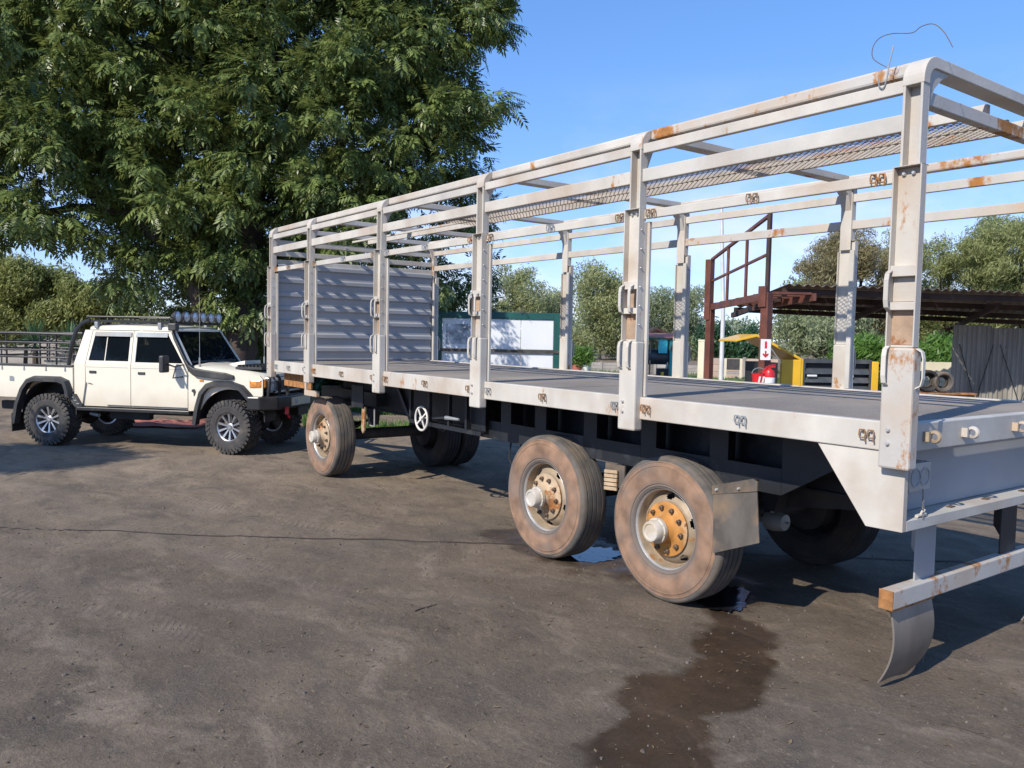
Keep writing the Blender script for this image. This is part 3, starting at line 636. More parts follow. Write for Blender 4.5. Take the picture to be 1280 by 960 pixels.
# battery / tool frame in front of it
bx = MB().box(-5.75, -4.33, 0.36, 0.40, 0.925, 0.965).box(-6.05, -4.33, 0.36, 0.40, 1.29, 1.33)
for xx in (-5.75, -5.35, -4.95, -4.62): bx.box(xx, xx+0.035, 0.361, 0.399, 0.9655, 1.2895)
bx.beam((-6.03, 0.38, 1.29), (-5.74, 0.38, 0.96), 0.038, 0.04).box(-4.60, -4.34, 0.42, 0.43, 0.966, 1.289)
bx.box(-6.0, -4.36, 0.66, 0.68, 0.966, 1.289); bx.build('tool_frame', M['chassis'], T)
MB().prism([(-6.05, 1.289), (-5.77, 0.966), (-5.77, 1.289)], 'y', 0.41, 0.425).build('gusset', M['chassis'], T)
# parking-brake hand wheel
mb = MB()
hw = (-5.37, 0.30, 1.005)
mb.tube([(hw[0]+0.125*math.cos(a*math.pi/14), hw[1], hw[2]+0.125*math.sin(a*math.pi/14)) for a in range(28)], 0.012, 8, closed=True)
for a in (35, 125): mb.beam((hw[0]+0.125*math.cos(R(a)), hw[1], hw[2]+0.125*math.sin(R(a))), (hw[0]-0.125*math.cos(R(a)), hw[1], hw[2]-0.125*math.sin(R(a))), 0.016, 0.010, (0,1,0))
mb.lathe([(0.024, -0.015), (0.024, 0.02)], hw, 14)
mb.tube([(hw[0], 0.31, hw[2]), (hw[0], 0.66, hw[2])], 0.012, 8)
mb.build('hand_wheel', M['white_wheel'], T, smooth=True)
mb = MB().tube([(-4.95, 0.345, 1.05), (-4.70, 0.345, 1.055)], [0.022, 0.012], 8).build('brake_lever', M['galv'], T, smooth=True)
# front turntable dolly
MB().lathe([(0.40, 1.16), (0.62, 1.16), (0.62, 1.25), (0.40, 1.25)], (-7.97, 1.3, 0), 40, 'z', closed=True).build('turntable', M['underbody'], T, smooth=True)
MB().box(-8.75, -7.05, 0.62, 0.72, 0.98, 1.15).box(-8.75, -7.05, WID-0.72, WID-0.62, 0.98, 1.15).box(-8.75, -8.65, 0.72, WID-0.72, 1.0, 1.14).box(-7.15, -7.05, 0.72, WID-0.72, 1.0, 1.14).build('dolly_frame', M['chassis'], T)
MB().box(-7.3, -6.98, 0.40, 0.415, 0.98, 1.25).build('dolly_plate', M['chassis'], T)
MB().prism([(-7.05, 0.99), (-6.97, 0.99), (-6.98, 0.70), (-7.02, 0.66), (-7.06, 0.70)], 'y', 0.42, 0.44).build('lifting_tab', M['hub_pale'], T)
MB().tube([(-6.86, 0.5, 0.98), (-6.86, 0.5, 0.76), (-6.98, 0.5, 0.76)], 0.010, 6).build('step_bar', M['galv'], T)
MB().box(-8.95, -8.0, 0.15, 0.17, 1.15, 1.33).build('skid_plate', M['rust'], T)
MB().box(-8.15, -7.75, 0.12, 0.16, 1.07, 1.14).box(-8.14, -8.09, 0.12, 0.15, 1.141, 1.33).build('dolly_bracket', M['primer_rusty'], T)
MB().beam((-8.7, 0.9, 0.95), (-10.6, 1.25, 0.62), 0.10, 0.12).beam((-8.7, 1.7, 0.95), (-10.6, 1.35, 0.62), 0.10, 0.12).build('drawbar', M['underbody'], T)
# axles, springs
for x in (-1.844, -3.24, -7.968):
    MB().tube([(x, 0.42, 0.53), (x, WID-0.42, 0.53)], 0.075, 12).build('axle', M['underbody'], T, smooth=True)
    for y0 in (0.70, WID-0.78):
        sp = MB()
        for k in range(6):
            ln = 0.56-0.07*k; sp.add([], [])
            pts = [(x+ln*a, y0+0.04, 0.70-0.016*k+0.10*a*a) for a in (-1, -.6, -.2, .2, .6, 1)]
            for a, b in zip(pts[:-1], pts[1:]): sp.beam(a, b, 0.08, 0.014)
        sp.build('leaf_spring', M['underbody'], T)
    for dx_ in (-0.6, 0.6): MB().prism([(x+dx_-0.09, 0.93), (x+dx_+0.09, 0.93), (x+dx_+0.04, 0.72), (x+dx_-0.04, 0.72)], 'y', 0.69, 0.80).build('spring_hanger', M['chassis'], T)
for x, y in ((-1.50, 1.12), (-2.9, 1.12)):
    mb = MB().lathe([(0.0, -0.085), (0.05, -0.085), (0.075, -0.06), (0.08, 0.0), (0.072, 0.05), (0.06, 0.09), (0.0, 0.095)], (x, y, 0.56), 20, 'x')
    mb.tube([(x+0.09, y, 0.56), (x+0.125, y, 0.56)], 0.010, 6).tube([(x-0.08, y, 0.56), (x-0.34, y, 0.54)], 0.03, 8)
    mb.build('brake_chamber', M['galv'], T, smooth=True)
MB().beam((-1.80, 0.98, 0.72), (-0.75, 0.98, 0.86), 0.06, 0.13).build('radius_arm', M['underbody'], T)
MB().lathe([(0.0, -0.45), (0.12, -0.45), (0.15, -0.40), (0.15, 0.40), (0.12, 0.45), (0.0, 0.45)], (-4.55, 1.3, 0.98), 20, 'x').build('air_tank', M['underbody'], T, smooth=True)
for pts in ([(-4.15,.6,.90),(-4.16,.58,.72),(-4.10,.6,.62),(-4.03,.62,.70),(-4.02,.62,.90)], [(-6.6,1.0,1.0),(-6.3,1.0,.80),(-5.9,.9,.78),(-5.6,.9,.95)]):
    MB().tube(pts, 0.009, 6).build('air_hose', M['black_rubber'], T, smooth=True)
# mud guards by the wheels
g = MB().box(-1.382, -1.02, 0.24, 0.265, 0.875, 0.965)
g = MB().add([(-1.385,0.245,0.865),(-1.02,0.245,0.945),(-1.02,0.245,1.005),(-1.06,0.245,1.02),(-1.385,0.245,0.925),(-1.385,0.262,0.865),(-1.02,0.262,0.945),(-1.02,0.262,1.005),(-1.06,0.262,1.02),(-1.385,0.262,0.925)],
    [(0,1,2,3,4),(9,8,7,6,5),(0,5,6,1),(1,6,7,2),(2,7,8,3),(3,8,9,4),(4,9,5,0)]).build('flap_bracket', M['mudflap'], T, bevel=0.002)
for bx_ in (-1.34, -1.16): link('bolt', bolt_me, T, loc=Vector((bx_, 0.245, 0.905+0.2*(bx_+1.34)))-T.location)
MB().add([(-1.375,0.250,0.864),(-1.025,0.252,0.940),(-1.00,0.258,0.615),(-1.355,0.244,0.470),(-1.375,0.258,0.864),(-1.025,0.260,0.940),(-1.00,0.266,0.615),(-1.355,0.252,0.470)],
    [(0,1,2,3),(7,6,5,4),(0,4,5,1),(1,5,6,2),(2,6,7,3),(3,7,4,0)]).build('mud_flap', M['mudflap'], T)
MB().beam((-1.2, 0.262, 0.92), (-1.2, 0.75, 1.0), 0.05, 0.05).build('flap_arm', M['chassis'], T)
MB().box(-2.62, -2.40, 0.42, 0.435, 0.72, 0.90).build('flap_stub', M['mudflap'], T)
zz = MB()
for k in range(5): zz.beam((-2.60, 0.395, 0.70+0.034*k), (-2.46, 0.40, 0.71+0.034*k), 0.012, 0.026)
zz.build('torn_rubber', M['hub_pale'], T)

# wheels
TP = [(0.292,-0.112),(0.300,-0.128),(0.318,-0.137),(0.322,-0.134),(0.328,-0.134),(0.332,-0.141),(0.36,-0.146),(0.40,-0.149),(0.440,-0.147),(0.455,-0.1445),(0.458,-0.1475),(0.464,-0.1465),(0.467,-0.142),(0.484,-0.138),(0.487,-0.1405),(0.493,-0.139),(0.496,-0.1345)]
TT = [(0.508,-0.1325),(0.520,-0.124),(0.5285,-0.112),(0.530,-0.088),(0.518,-0.086),(0.518,-0.078),(0.530,-0.076),(0.530,-0.040),(0.518,-0.038),(0.518,-0.030),(0.530,-0.028),(0.530,0.008),(0.518,0.010),(0.518,0.018),(0.530,0.020),(0.530,0.058),(0.518,0.060),(0.518,0.068),(0.530,0.070),(0.5285,0.112),(0.520,0.124),(0.505,0.132)]
def tyre_mesh(dark):
    mb = MB(); prof = TP + TT + [(r, -a) for r, a in TP[::-1]]
    mb.lathe(prof, n=64)
    n = 64; k1 = len(TP)+0; k2 = len(TP)+len(TT)
    idx = []
    for i in range(len(prof)-1): idx += [1 if (k1 <= i+1 <= k2-1) else 0]*n
    idx += [0]*(len(mb.f)-len(idx)); mb.mi = idx
    # open the bead rings
    mb.f = mb.f[:-2]; mb.mi = mb.mi[:-2]
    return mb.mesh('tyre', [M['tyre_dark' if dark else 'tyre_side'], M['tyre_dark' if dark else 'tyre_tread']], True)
def rim_mesh(dark=False):
    mb = MB(); n = 120
    # barrel and lip
    mb.cur = 1; mb.lathe([(0.301,-0.130),(0.305,-0.126),(0.300,-0.122),(0.290,-0.112),(0.284,-0.098)], n=n); mb.f = mb.f[:-2]; mb.mi = mb.mi[:-2]; mb.cur = 0; mb.lathe([(0.284,-0.098),(0.278,-0.08),(0.274,-0.02),(0.270,0.05),(0.285,0.112),(0.300,0.120)], n=n); mb.f = mb.f[:-2]; mb.mi = mb.mi[:-2]
    # disc with hand holes
    mb.cur = 0
    rings = [(0.100,-0.082),(0.180,-0.082),(0.204,-0.078)]+[(0.209+0.0058*k, -0.077+0.0030*k+0.0003*k*k) for k in range(10)]+[(0.274,-0.024)]
    o = len(mb.v)
    for r, a in rings:
        for j in range(n): t = 2*math.pi*j/n; mb.v.append((r*math.cos(t), a, r*math.sin(t)))
    for i in range(len(rings)-1):
        for j in range(n):
            rm_ = (rings[i][0]+rings[i+1][0])/2; th_ = ((j+.5) % 24-12)/120*2*math.pi; hole = 2 < i < len(rings)-2 and (th_*rm_/0.034)**2+((rm_-0.235)/0.0215)**2 < 1
            if not hole:
                mb.f.append((o+i*n+j, o+i*n+(j+1) % n, o+(i+1)*n+(j+1) % n, o+(i+1)*n+j)); mb.mi.append(0)
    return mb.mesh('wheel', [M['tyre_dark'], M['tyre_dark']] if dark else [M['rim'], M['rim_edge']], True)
def hub_mesh(flange, cap):
    mb = MB()
    mb.lathe([(0.0,-0.084),(0.190,-0.084),(0.198,-0.088),(0.199,-0.098),(0.188,-0.106),(0.125,-0.110),(0.110,-0.122),(0.095,-0.140),(0.086,-0.185)], n=48)
    mb.cur = 1; mb.lathe([(0.092,-0.180),(0.092,-0.206),(0.080,-0.208),(0.076,-0.262),(0.070,-0.270),(0.056,-0.271),(0.050,-0.264),(0.0,-0.264)], n=32)
    for k in range(8):
        a = R(45*k+10); mb.tube([(0.086*math.cos(a), -0.207, 0.086*math.sin(a)), (0.086*math.cos(a), -0.213, 0.086*math.sin(a))], 0.005, 6)
    return mb.mesh('hub', [flange, cap], True)
nutm = MB().lathe([(0.0, -0.034), (0.009, -0.036), (0.010, -0.026), (0.018, -0.022), (0.0185, 0.0)], n=6).mesh('wheel_nut', M['nut'])
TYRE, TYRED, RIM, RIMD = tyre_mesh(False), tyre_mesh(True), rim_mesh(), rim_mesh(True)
HUBS = {'o': hub_mesh(M['hub_orange'], M['hub_cap']), 'p': hub_mesh(M['hub_pale'], M['hub_cap'])}
def wheel(x, yo, kind, dark=False, flip=False, spin=0.0, hub=True):
    """yo: outer side wall plane"""
    y = yo + (0.148 if not flip else -0.148)
    wv = link('wheel', RIMD if dark else RIM, T, loc=Vector((x, y, 0.528)) - T.location); wv.rotation_euler = (0, spin, math.pi if flip else 0)
    link('tyre', TYRED if dark else TYRE, wv, loc=(0,0,0))
    if hub:
        h = link('hub', HUBS[kind], wv, loc=(0,0,0))
        for k in range(10):
            a = 2*math.pi*k/10 + 0.2; link('wheel_nut', nutm, wv, loc=(0.157*math.cos(a), -0.108, 0.157*math.sin(a)), rot=(0, random.random(), 0))
    # brake drum
    MB().lathe([(0.0, 0.02), (0.21, 0.02), (0.215, 0.20), (0.10, 0.24), (0.0, 0.24)], n=28).build('brake_drum', M['underbody'], wv, smooth=True).location = (0,0,0)
wheel(-1.844, 0.262, 'o', spin=0.3); wheel(-3.24, 0.262, 'p', spin=0.9); wheel(-7.968, 0.262, 'p', spin=1.7)
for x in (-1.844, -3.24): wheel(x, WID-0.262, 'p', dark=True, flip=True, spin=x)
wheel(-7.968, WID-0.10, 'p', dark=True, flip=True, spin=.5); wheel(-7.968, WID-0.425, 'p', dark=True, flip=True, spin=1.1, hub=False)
# pin on its chain
mb = MB(); pts = [(0.036, 0.235, 1.13)]
for k in range(9):
    c = Vector((0.040+0.004*k*0.5, 0.235-0.002*k, 1.125-0.017*k)); a = k % 2
    mb.tube([c+Vector((0.005*math.cos(t)*(a), 0.005*math.cos(t)*(1-a), 0.011*math.sin(t))) for t in np.linspace(0, 2*math.pi, 8)[:-1]], 0.0024, 5, closed=True)
mb.build('pin_chain', M['chain'], T)
MB().tube([(0.045, 0.17, 0.993+.004), (0.048, 0.25, 0.993+.010)], 0.010, 8).tube([(0.05, 0.20, 1.0), (0.055, 0.21, 1.025)], 0.006, 6).tube([(0.045, 0.225, 1.0), (0.055, 0.235, 1.03)], 0.006, 6).build('hitch_pin', M['hub_cap'], T, smooth=True)
# loose wire snagged on the roof frame
wr = thing('loose_wire', 'thin loose wire snagged on the roof frame at the trailer tail corner', 'wire', (-0.22, 0.06, 3.345), world=True)
def wy(u, v, y=0.05):
    p = at(u, v, 1.0); d = np.array(p)-CAM; return Vector(CAM + d*((y-CAM[1])/d[1]))
def smooth_path(P, k=6):
    P = [P[0]]+P+[P[-1]]; out = []
    for i in range(1, len(P)-2):
        for j in range(k):
            t = j/k; a, b, c, d = P[i-1], P[i], P[i+1], P[i+2]
            out.append(0.5*((2*b)+(c-a)*t+(2*a-5*b+4*c-d)*t*t+(3*b-a-3*c+d)*t**3))
    return out+[P[-2]]
MB().tube(smooth_path([wy(*q) for q in ((1108,84),(1092,74),(1091,60),(1099,48),(1115,42),(1140,41),(1152,33),(1167,30),(1180,40),(1191,59))]), 0.0022, 5).build('wire_strand', M['nut'], wr, smooth=True)
MB().tube(smooth_path([wy(*q, -0.02) for q in ((1098,98),(1099,108),(1104,110),(1108,100),(1111,82),(1115,66),(1117,57))]), 0.0035, 5).build('wire_strand', M['galv'], wr, smooth=True)
MB().tube(smooth_path([wy(*q, -0.02) for q in ((1110,84),(1112,94),(1121,92),(1123,86),(1120,84))]), 0.0025, 5).build('wire_strand', M['galv'], wr, smooth=True)

# ------------------------------------------------------------------ pickup
TA = R(43); td = Vector((math.cos(TA), math.sin(TA), 0)); tn = Vector((math.sin(TA), -math.cos(TA), 0))
P = thing('pickup_truck', 'ivory double cab pickup with roof rack, spotlights, snorkel and chunky tyres', 'pickup', Vector((-12.74, -2.34, 0)) - tn*0.86, TA)
def yb(z):  # half width of the body by height
    return 0.785 if z <= 1.335 else 0.785 - (z-1.335)*0.17
def side_panel(mb, poly, s, th=0.03, off=0.0):
    """sheet-metal panel following the body side; poly of (x, z)"""
    k = len(poly)
    a = [(x, s*(yb(z)+off), z) for x, z in poly]; b = [(x, s*(yb(z)+off-th), z) for x, z in poly]
    mb.add(a+b, [tuple(range(k)), tuple(range(2*k-1, k-1, -1))] + [(i, (i+1) % k, k+(i+1) % k, k+i) for i in range(k)])
    return mb
def arc(cx, cz, r, a0, a1, n=12): return [(cx+r*math.cos(R(a0+(a1-a0)*i/n)), cz+r*math.sin(R(a0+(a1-a0)*i/n))) for i in range(n+1)]
WB = 3.18
# cab inner shell
cab = MB()
secs = []
for x, z0, z1 in ((0.46, 0.66, 1.33), (2.46, 0.66, 1.33)):
    secs.append([(x, -yb(z0)+.02, z0), (x, -yb(1.0)+.02, 1.0), (x, -yb(z1)+.02, z1), (x, yb(z1)-.02, z1), (x, yb(1.0)-.02, 1.0), (x, yb(z0)-.02, z0)])
cab.loft(secs)
cabo = cab.build('cab_body', M['ivory'], P)
# roof
rf = MB(); secs = []
for x, zt, hw in ((0.60, 1.90, 0.60), (0.66, 1.945, 0.655), (1.2, 1.972, 0.67), (1.9, 1.962, 0.67), (2.10, 1.935, 0.66), (2.17, 1.90, 0.63)):
    secs.append([(x, -hw-0.005, 1.875), (x, -hw, zt-0.03), (x, -hw+0.06, zt), (x, 0, zt+0.012), (x, hw-0.06, zt), (x, hw, zt-0.03), (x, hw+0.005, 1.875)])
rf.loft(secs); rf.build('roof', M['ivory'], P, smooth=True)
for s in (-1, 1):
    # rear door, front door and their window surrounds
    rd = MB(); side_panel(rd, [(0.665, 1.335), (1.462, 1.335), (1.462, 0.69), (1.02, 0.69), (0.93, 0.84), (0.86, 0.96), (0.78, 1.02), (0.675, 1.035)], s, off=0.012)
    side_panel(rd, [(0.665, 1.336), (0.70, 1.336), (0.79, 1.83), (0.745, 1.865)], s, off=0.006)
    side_panel(rd, [(0.745, 1.866), (0.79, 1.831), (1.415, 1.831), (1.462, 1.866)], s, off=0.006)
    side_panel(rd, [(1.415, 1.336), (1.462, 1.336), (1.462, 1.865), (1.415, 1.83)], s, off=0.006)
    side_panel(rd, [(0.701, 1.3365), (1.414, 1.3365), (1.414, 1.385), (0.709, 1.385)], s, off=0.006)
    d1 = rd.build('door', M['ivory'], P)
    fd = MB(); side_panel(fd, [(1.474, 1.335), (2.452, 1.335), (2.452, 0.69), (1.474, 0.69)], s, off=0.012)
    side_panel(fd, [(1.474, 1.336), (1.535, 1.336), (1.535, 1.83), (1.474, 1.865)], s, off=0.006)
    side_panel(fd, [(1.474, 1.866), (1.535, 1.831), (2.06, 1.831), (2.10, 1.866)], s, off=0.006)
    side_panel(fd, [(2.06, 1.83), (2.10, 1.865), (2.452, 1.336), (2.395, 1.336)], s, off=0.006)
    side_panel(fd, [(1.536, 1.3365), (2.394, 1.3365), (2.365, 1.375), (1.536, 1.375)], s, off=0.006)
    d2 = fd.build('door', M['ivory'], P)
    gl = MB(); side_panel(gl, [(0.70, 1.38), (1.418, 1.38), (1.418, 1.835), (0.785, 1.835)], s, th=0.005, off=-0.010); gl.build('window_pane', M['glass'], d1)
    gl = MB(); side_panel(gl, [(1.53, 1.37), (2.38, 1.37), (2.062, 1.835), (1.53, 1.835)], s, th=0.005, off=-0.010); gl.build('window_pane', M['glass'], d2)
    wb = MB(); side_panel(wb, [(0.985, 1.386), (0.999, 1.386), (1.012, 1.83), (0.998, 1.83)], s, th=0.01, off=-0.004); wb.build('window_bar', M['ivory'], d1)
    for dd, x0, x1 in ((d1, 0.80, 1.44), (d2, 1.53, 2.07)):
        wv = MB(); side_panel(wv, [(x0-.02, 1.775), (x1, 1.775), (x1, 1.845), (x0, 1.845)], s, th=0.006, off=0.022); wv.build('wind_deflector', M['galv'], dd)
    for dd, x in ((d1, 0.80), (d2, 1.66)):
        h = MB(); side_panel(h, [(x-.06, 1.185), (x+.06, 1.185), (x+.06, 1.225), (x-.06, 1.225)], s, th=0.02, off=0.026); h.build('door_handle', M['black_plastic'], dd, bevel=0.004)
        cr_ = MB(); side_panel(cr_, [(x-(.12 if x < 1 else .17), 1.279), (x+(.62 if x < 1 else .78), 1.279), (x+(.62 if x < 1 else .78), 1.285), (x-(.12 if x < 1 else .17), 1.285)], s, th=0.004, off=0.0135); cr_.build('waist_crease', M['galv'], dd)
    # corner pillar behind the rear door and the sloping windscreen pillar
    pl = MB(); side_panel(pl, [(0.46, 0.69), (0.60, 0.69), (0.655, 1.02), (0.655, 1.335), (0.46, 1.335)], s, off=0.008); side_panel(pl, [(0.46, 1.3352), (0.655, 1.3352), (0.735, 1.87), (0.60, 1.87)], s, off=0.008); pl.build('corner_panel', M['ivory'], P)
    pl = MB(); pl.beam((2.47, s*0.76, 1.34), (2.12, s*0.665, 1.90), 0.05, 0.06); pl.build('windscreen_pillar', M['ivory'], P)
    st = MB().box(0.52, 2.50, s*0.70 if s > 0 else -0.84, s*0.84 if s > 0 else -0.70, 0.585, 0.645).box(0.9, 0.95, min(s*.45, s*.70), max(s*.45, s*.70), 0.56, 0.60).box(2.1, 2.15, min(s*.45, s*.70), max(s*.45, s*.70), 0.56, 0.60)
    st.build('side_step', M['black_paint'], P, bevel=0.012)
    # front wing with wheel opening
    wing = [(2.464, 0.64), (2.464, 1.335), (2.60, 1.315), (3.30, 1.255), (3.66, 1.222), (3.71, 1.17), (3.71, 0.92), (3.60, 0.84)] + arc(WB, 0.44, 0.56, 44, 158, 12) 
    f = MB(); side_panel(f, wing, s, off=0.010); wg = f.build('front_wing', M['ivory'], P)
    fl = MB(); path = [(2.585, 0.44), (2.63, 0.70), (2.70, 0.93), (2.80, 1.045), (2.92, 1.085), (3.20, 1.085), (3.38, 1.03), (3.50, 0.91), (3.60, 0.78)]
    def flare(path):
        secs = []
        for i, (x, z) in enumerate(path):
            a = Vector(path[min(i+1, len(path)-1)]) - Vector(path[max(i-1, 0)]); a.normalize(); nx_, nz_ = -a.y, a.x
            y0 = 0.765; y1 = 0.885
            secs.append([(x-nx_*0.045, s*y0, z-nz_*0.045), (x+nx_*0.045, s*y0, z+nz_*0.045), (x+nx_*0.038, s*(y1-0.04), z+nz_*0.038), (x+nx_*0.01, s*y1, z+nz_*0.01), (x-nx_*0.045, s*y1, z-nz_*0.045)])
        return MB().loft(secs)
    flare(path).build('wheel_arch_flare', M['black_plastic'], P, smooth=True)
    flare([(-0.62, 0.34), (-0.56, 0.66), (-0.46, 0.90), (-0.36, 1.03), (-0.24, 1.075), (0.22, 1.075), (0.34, 1.03), (0.39, 0.90), (0.40, 0.80)]).build('wheel_arch_flare', M['black_plastic'], P, smooth=True)
    gd = MB(); side_panel(gd, [(0.335, 0.845), (0.50, 0.845), (0.62, 0.66), (0.48, 0.64)], s, off=0.035)
    gdo = gd.build('step_guard', M['black_plastic'], P)
    for k in range(3): b_ = MB(); side_panel(b_, [(0.43+.045*k, 0.80-.05*k), (0.475+.045*k, 0.80-.05*k), (0.475+.045*k, 0.785-.05*k), (0.43+.045*k, 0.785-.05*k)], s, off=0.042); b_.build('guard_slot', M['galv'], gdo)
    # inner wheel housing
    for hx0, hr in ((WB, 0.555), (-0.02, 0.50)):
        o_ = arc(hx0, 0.55 if hx0 > 1 else 0.54, hr, -4, 184, 16); i_ = arc(hx0, 0.55 if hx0 > 1 else 0.54, hr-0.015, -4, 184, 16)
        MB().loft([[(a[0], s*0.40, a[1]), (a[0], s*0.772, a[1]), (b[0], s*0.772, b[1]), (b[0], s*0.40, b[1])] for a, b in zip(o_, i_)]).prism([(hx0-hr+.02, 0.52)]+arc(hx0, 0.55, hr-0.02, 180, 0, 12)+[(hx0+hr-.02, 0.52)], 'y', s*0.41-.005, s*0.41+.005).build('wheel_housing', M['black_rubber'], P)
    # marker lamp
    mk = MB(); side_panel(mk, [(2.66, 1.105), (2.72, 1.105), (2.72, 1.135), (2.66, 1.135)], s, off=0.022); mk.build('side_marker', M['lamp_amber'], P)
    # load-bin side with wheel opening
    bin_ = [(-1.36, 0.76), (-1.36, 1.265), (0.435, 1.265), (0.435, 0.72), (0.40, 0.72)] + [(0.37, 0.90), (0.31, 1.0), (0.20, 1.05), (-0.22, 1.05), (-0.34, 1.0), (-0.46, 0.86), (-0.52, 0.76)]
    b = MB(); side_panel(b, bin_, s, off=0.012); bo = b.build('bin_side', M['ivory'], P)
    for x in (-1.25, -0.86, -0.45, -0.05, 0.30): kk = MB(); side_panel(kk, [(x-.015, 1.20), (x+.015, 1.20), (x+.008, 1.264), (x-.008, 1.264)], s, off=0.02); kk.build('tie_down', M['galv'], bo)
    fc = MB(); side_panel(fc, [(-0.72, 1.02), (-0.64, 1.02), (-0.64, 1.08), (-0.66, 1.10), (-0.72, 1.10)], s, off=0.018); fc.build('fuel_flap', M['galv'], bo)
    cap = MB().box(-1.38, 0.44, min(s*.72, s*.81), max(s*.72, s*.81), 1.268, 1.302); cap.build('bin_cap_rail', M['black_plastic'], P, bevel=0.006)
    # mudflap behind rear wheel
    MB().box(-0.665, -0.65, min(s*.55, s*.84), max(s*.55, s*.84), 0.20, 0.50).build('mud_flap', M['black_rubber'], P)
    # cage rails and posts
    for z in (1.415, 1.53, 1.65): MB().tube([(-1.36, s*0.765, z), (0.36+0.15*(z-1.4), s*0.765, z)], 0.016, 8).build('cage_rail', M['black_paint'], P, smooth=True)
    MB().tube([(-1.36, s*0.765, 1.79), (-0.6, s*0.765, 1.80), (0.44, s*0.765, 1.79)], 0.026, 8).build('cage_rail', M['black_paint'], P, smooth=True)
    for x in (-1.34, -0.80, -0.18, 0.12): MB().tube([(x, s*0.765, 1.30), (x, s*0.765, 1.79)], 0.014, 8).build('cage_post', M['black_paint'], P, smooth=True)
    MB().tube([(0.34, s*0.765, 1.30), (0.40, s*0.765, 1.62), (0.47, s*0.75, 1.86), (0.54, s*0.70, 1.97), (0.66, s*0.66, 2.03)], 0.034, 8).build('cage_hoop', M['black_paint'], P, smooth=True)
    MB().tube([(-0.03, s*0.74, 1.66), (0.06, s*0.74, 1.72), (0.10, s*0.74, 1.78)], 0.014, 6).tube([(0.27, s*0.74, 1.66), (0.18, s*0.74, 1.72), (0.14, s*0.74, 1.78)], 0.014, 6).build('cage_brace', M['black_paint'], P, smooth=True)
    # door mirror
    mr_ = MB().box(2.155, 2.235, min(s*.93, s*1.10), max(s*.93, s*1.10), 1.24, 1.50); mo = mr_.build('door_mirror', M['black_plastic'], P, bevel=0.02)
    MB().tube([(2.38, s*0.775, 1.36), (2.36, s*0.96, 1.34), (2.33, s*0.99, 1.16), (2.37, s*0.78, 1.17)], 0.013, 6).tube([(2.35, s*0.97, 1.33), (2.23, s*0.99, 1.37)], 0.013, 6).build('mirror_arm', M['black_plastic'], mo, smooth=True)
    # rack feet
    for x in (0.78, 1.90): MB().box(x-.03, x+.03, min(s*.62, s*.69), max(s*.62, s*.69), 1.90, 2.0).build('rack_foot', M['galv'], P, bevel=0.006)
    # headlamp and indicator
    hl = MB().box(3.72, 3.765, min(s*.46, s*.68), max(s*.46, s*.68), 0.97, 1.17); ho = hl.build('headlight', M['lamp_clear'], P, bevel=0.015)
    MB().box(3.70, 3.755, min(s*.44, s*.70), max(s*.44, s*.70), 0.95, 1.19).build('headlight_bezel', M['chrome'], ho, bevel=0.01)
    a_ = MB(); a_.prism([(3.48, s*0.775), (3.50, s*0.812), (3.68, s*0.805), (3.745, s*0.76), (3.745, s*0.715), (3.50, s*0.715)], 'z', 1.03, 1.165); a_.build('indicator', M['lamp_amber'], P, bevel=0.02)
    # bar hoop round the headlamp
    MB().tube([(3.77, s*0.74, 0.90), (3.80, s*0.74, 1.17), (3.79, s*0.70, 1.215), (3.79, s*0.46, 1.215), (3.80, s*0.42, 1.17), (3.80, s*0.42, 0.90)], 0.024, 8).build('lamp_hoop', M['black_paint'], P, smooth=True)
# bin floor, front, tail
MB().box(-1.36, 0.42, -0.74, 0.74, 1.062, 1.09).box(0.405, 0.435, -0.74, 0.74, 1.091, 1.26).box(-1.36, -1.33, -0.74, 0.74, 0.80, 1.061).build('bin_floor', M['ivory'], P)
for z in (1.415, 1.53, 1.65, 1.79): MB().tube([(-1.36, -0.765, z), (-1.36, 0.765, z)], 0.016, 8).build('cage_rail', M['black_paint'], P, smooth=True)
for z in (1.45, 1.58, 1.71, 1.84): MB().tube([(0.50, -0.66, z), (0.50, 0.66, z)], 0.010, 6).build('window_guard_bar', M['black_paint'], P, smooth=True)
MB().box(0.46, 0.50, -0.60, 0.60, 1.34, 1.88).build('back_window', M['glass'], P)
# bonnet
bn = MB(); secs = []
for x, z, hw in ((2.47, 1.345, 0.745), (2.52, 1.352, 0.74), (2.9, 1.325, 0.735), (3.4, 1.275, 0.725), (3.64, 1.240, 0.71), (3.70, 1.20, 0.70)):
    secs.append([(x, -hw, z-0.10), (x, -hw+0.01, z-0.028), (x, -hw+0.07, z), (x, -0.3, z+0.030), (x, 0, z+0.036), (x, 0.3, z+0.030), (x, hw-0.07, z), (x, hw-0.01, z-0.028), (x, hw, z-0.10)])
bn.loft(secs); bno = bn.build('bonnet', M['ivory'], P, smooth=True)
sc_ = MB(); sc_.loft([[(2.85, -0.26, 1.36), (2.85, -0.24, 1.372), (2.85, 0.24, 1.372), (2.85, 0.26, 1.36)], [(3.12, -0.27, 1.33), (3.12, -0.25, 1.425), (3.12, 0.25, 1.425), (3.12, 0.27, 1.33)]]).build('bonnet_scoop', M['ivory'], bno)
vent = MB().box(3.16, 3.60, -0.62, 0.30, 1.305, 1.345); vo_ = vent.build('bonnet_grille', M['black_plastic'], bno)
for k in range(7): MB().box(3.18+.06*k, 3.21+.06*k, -0.60, 0.28, 1.3455, 1.372).build('grille_slat', M['black_paint'], vo_)
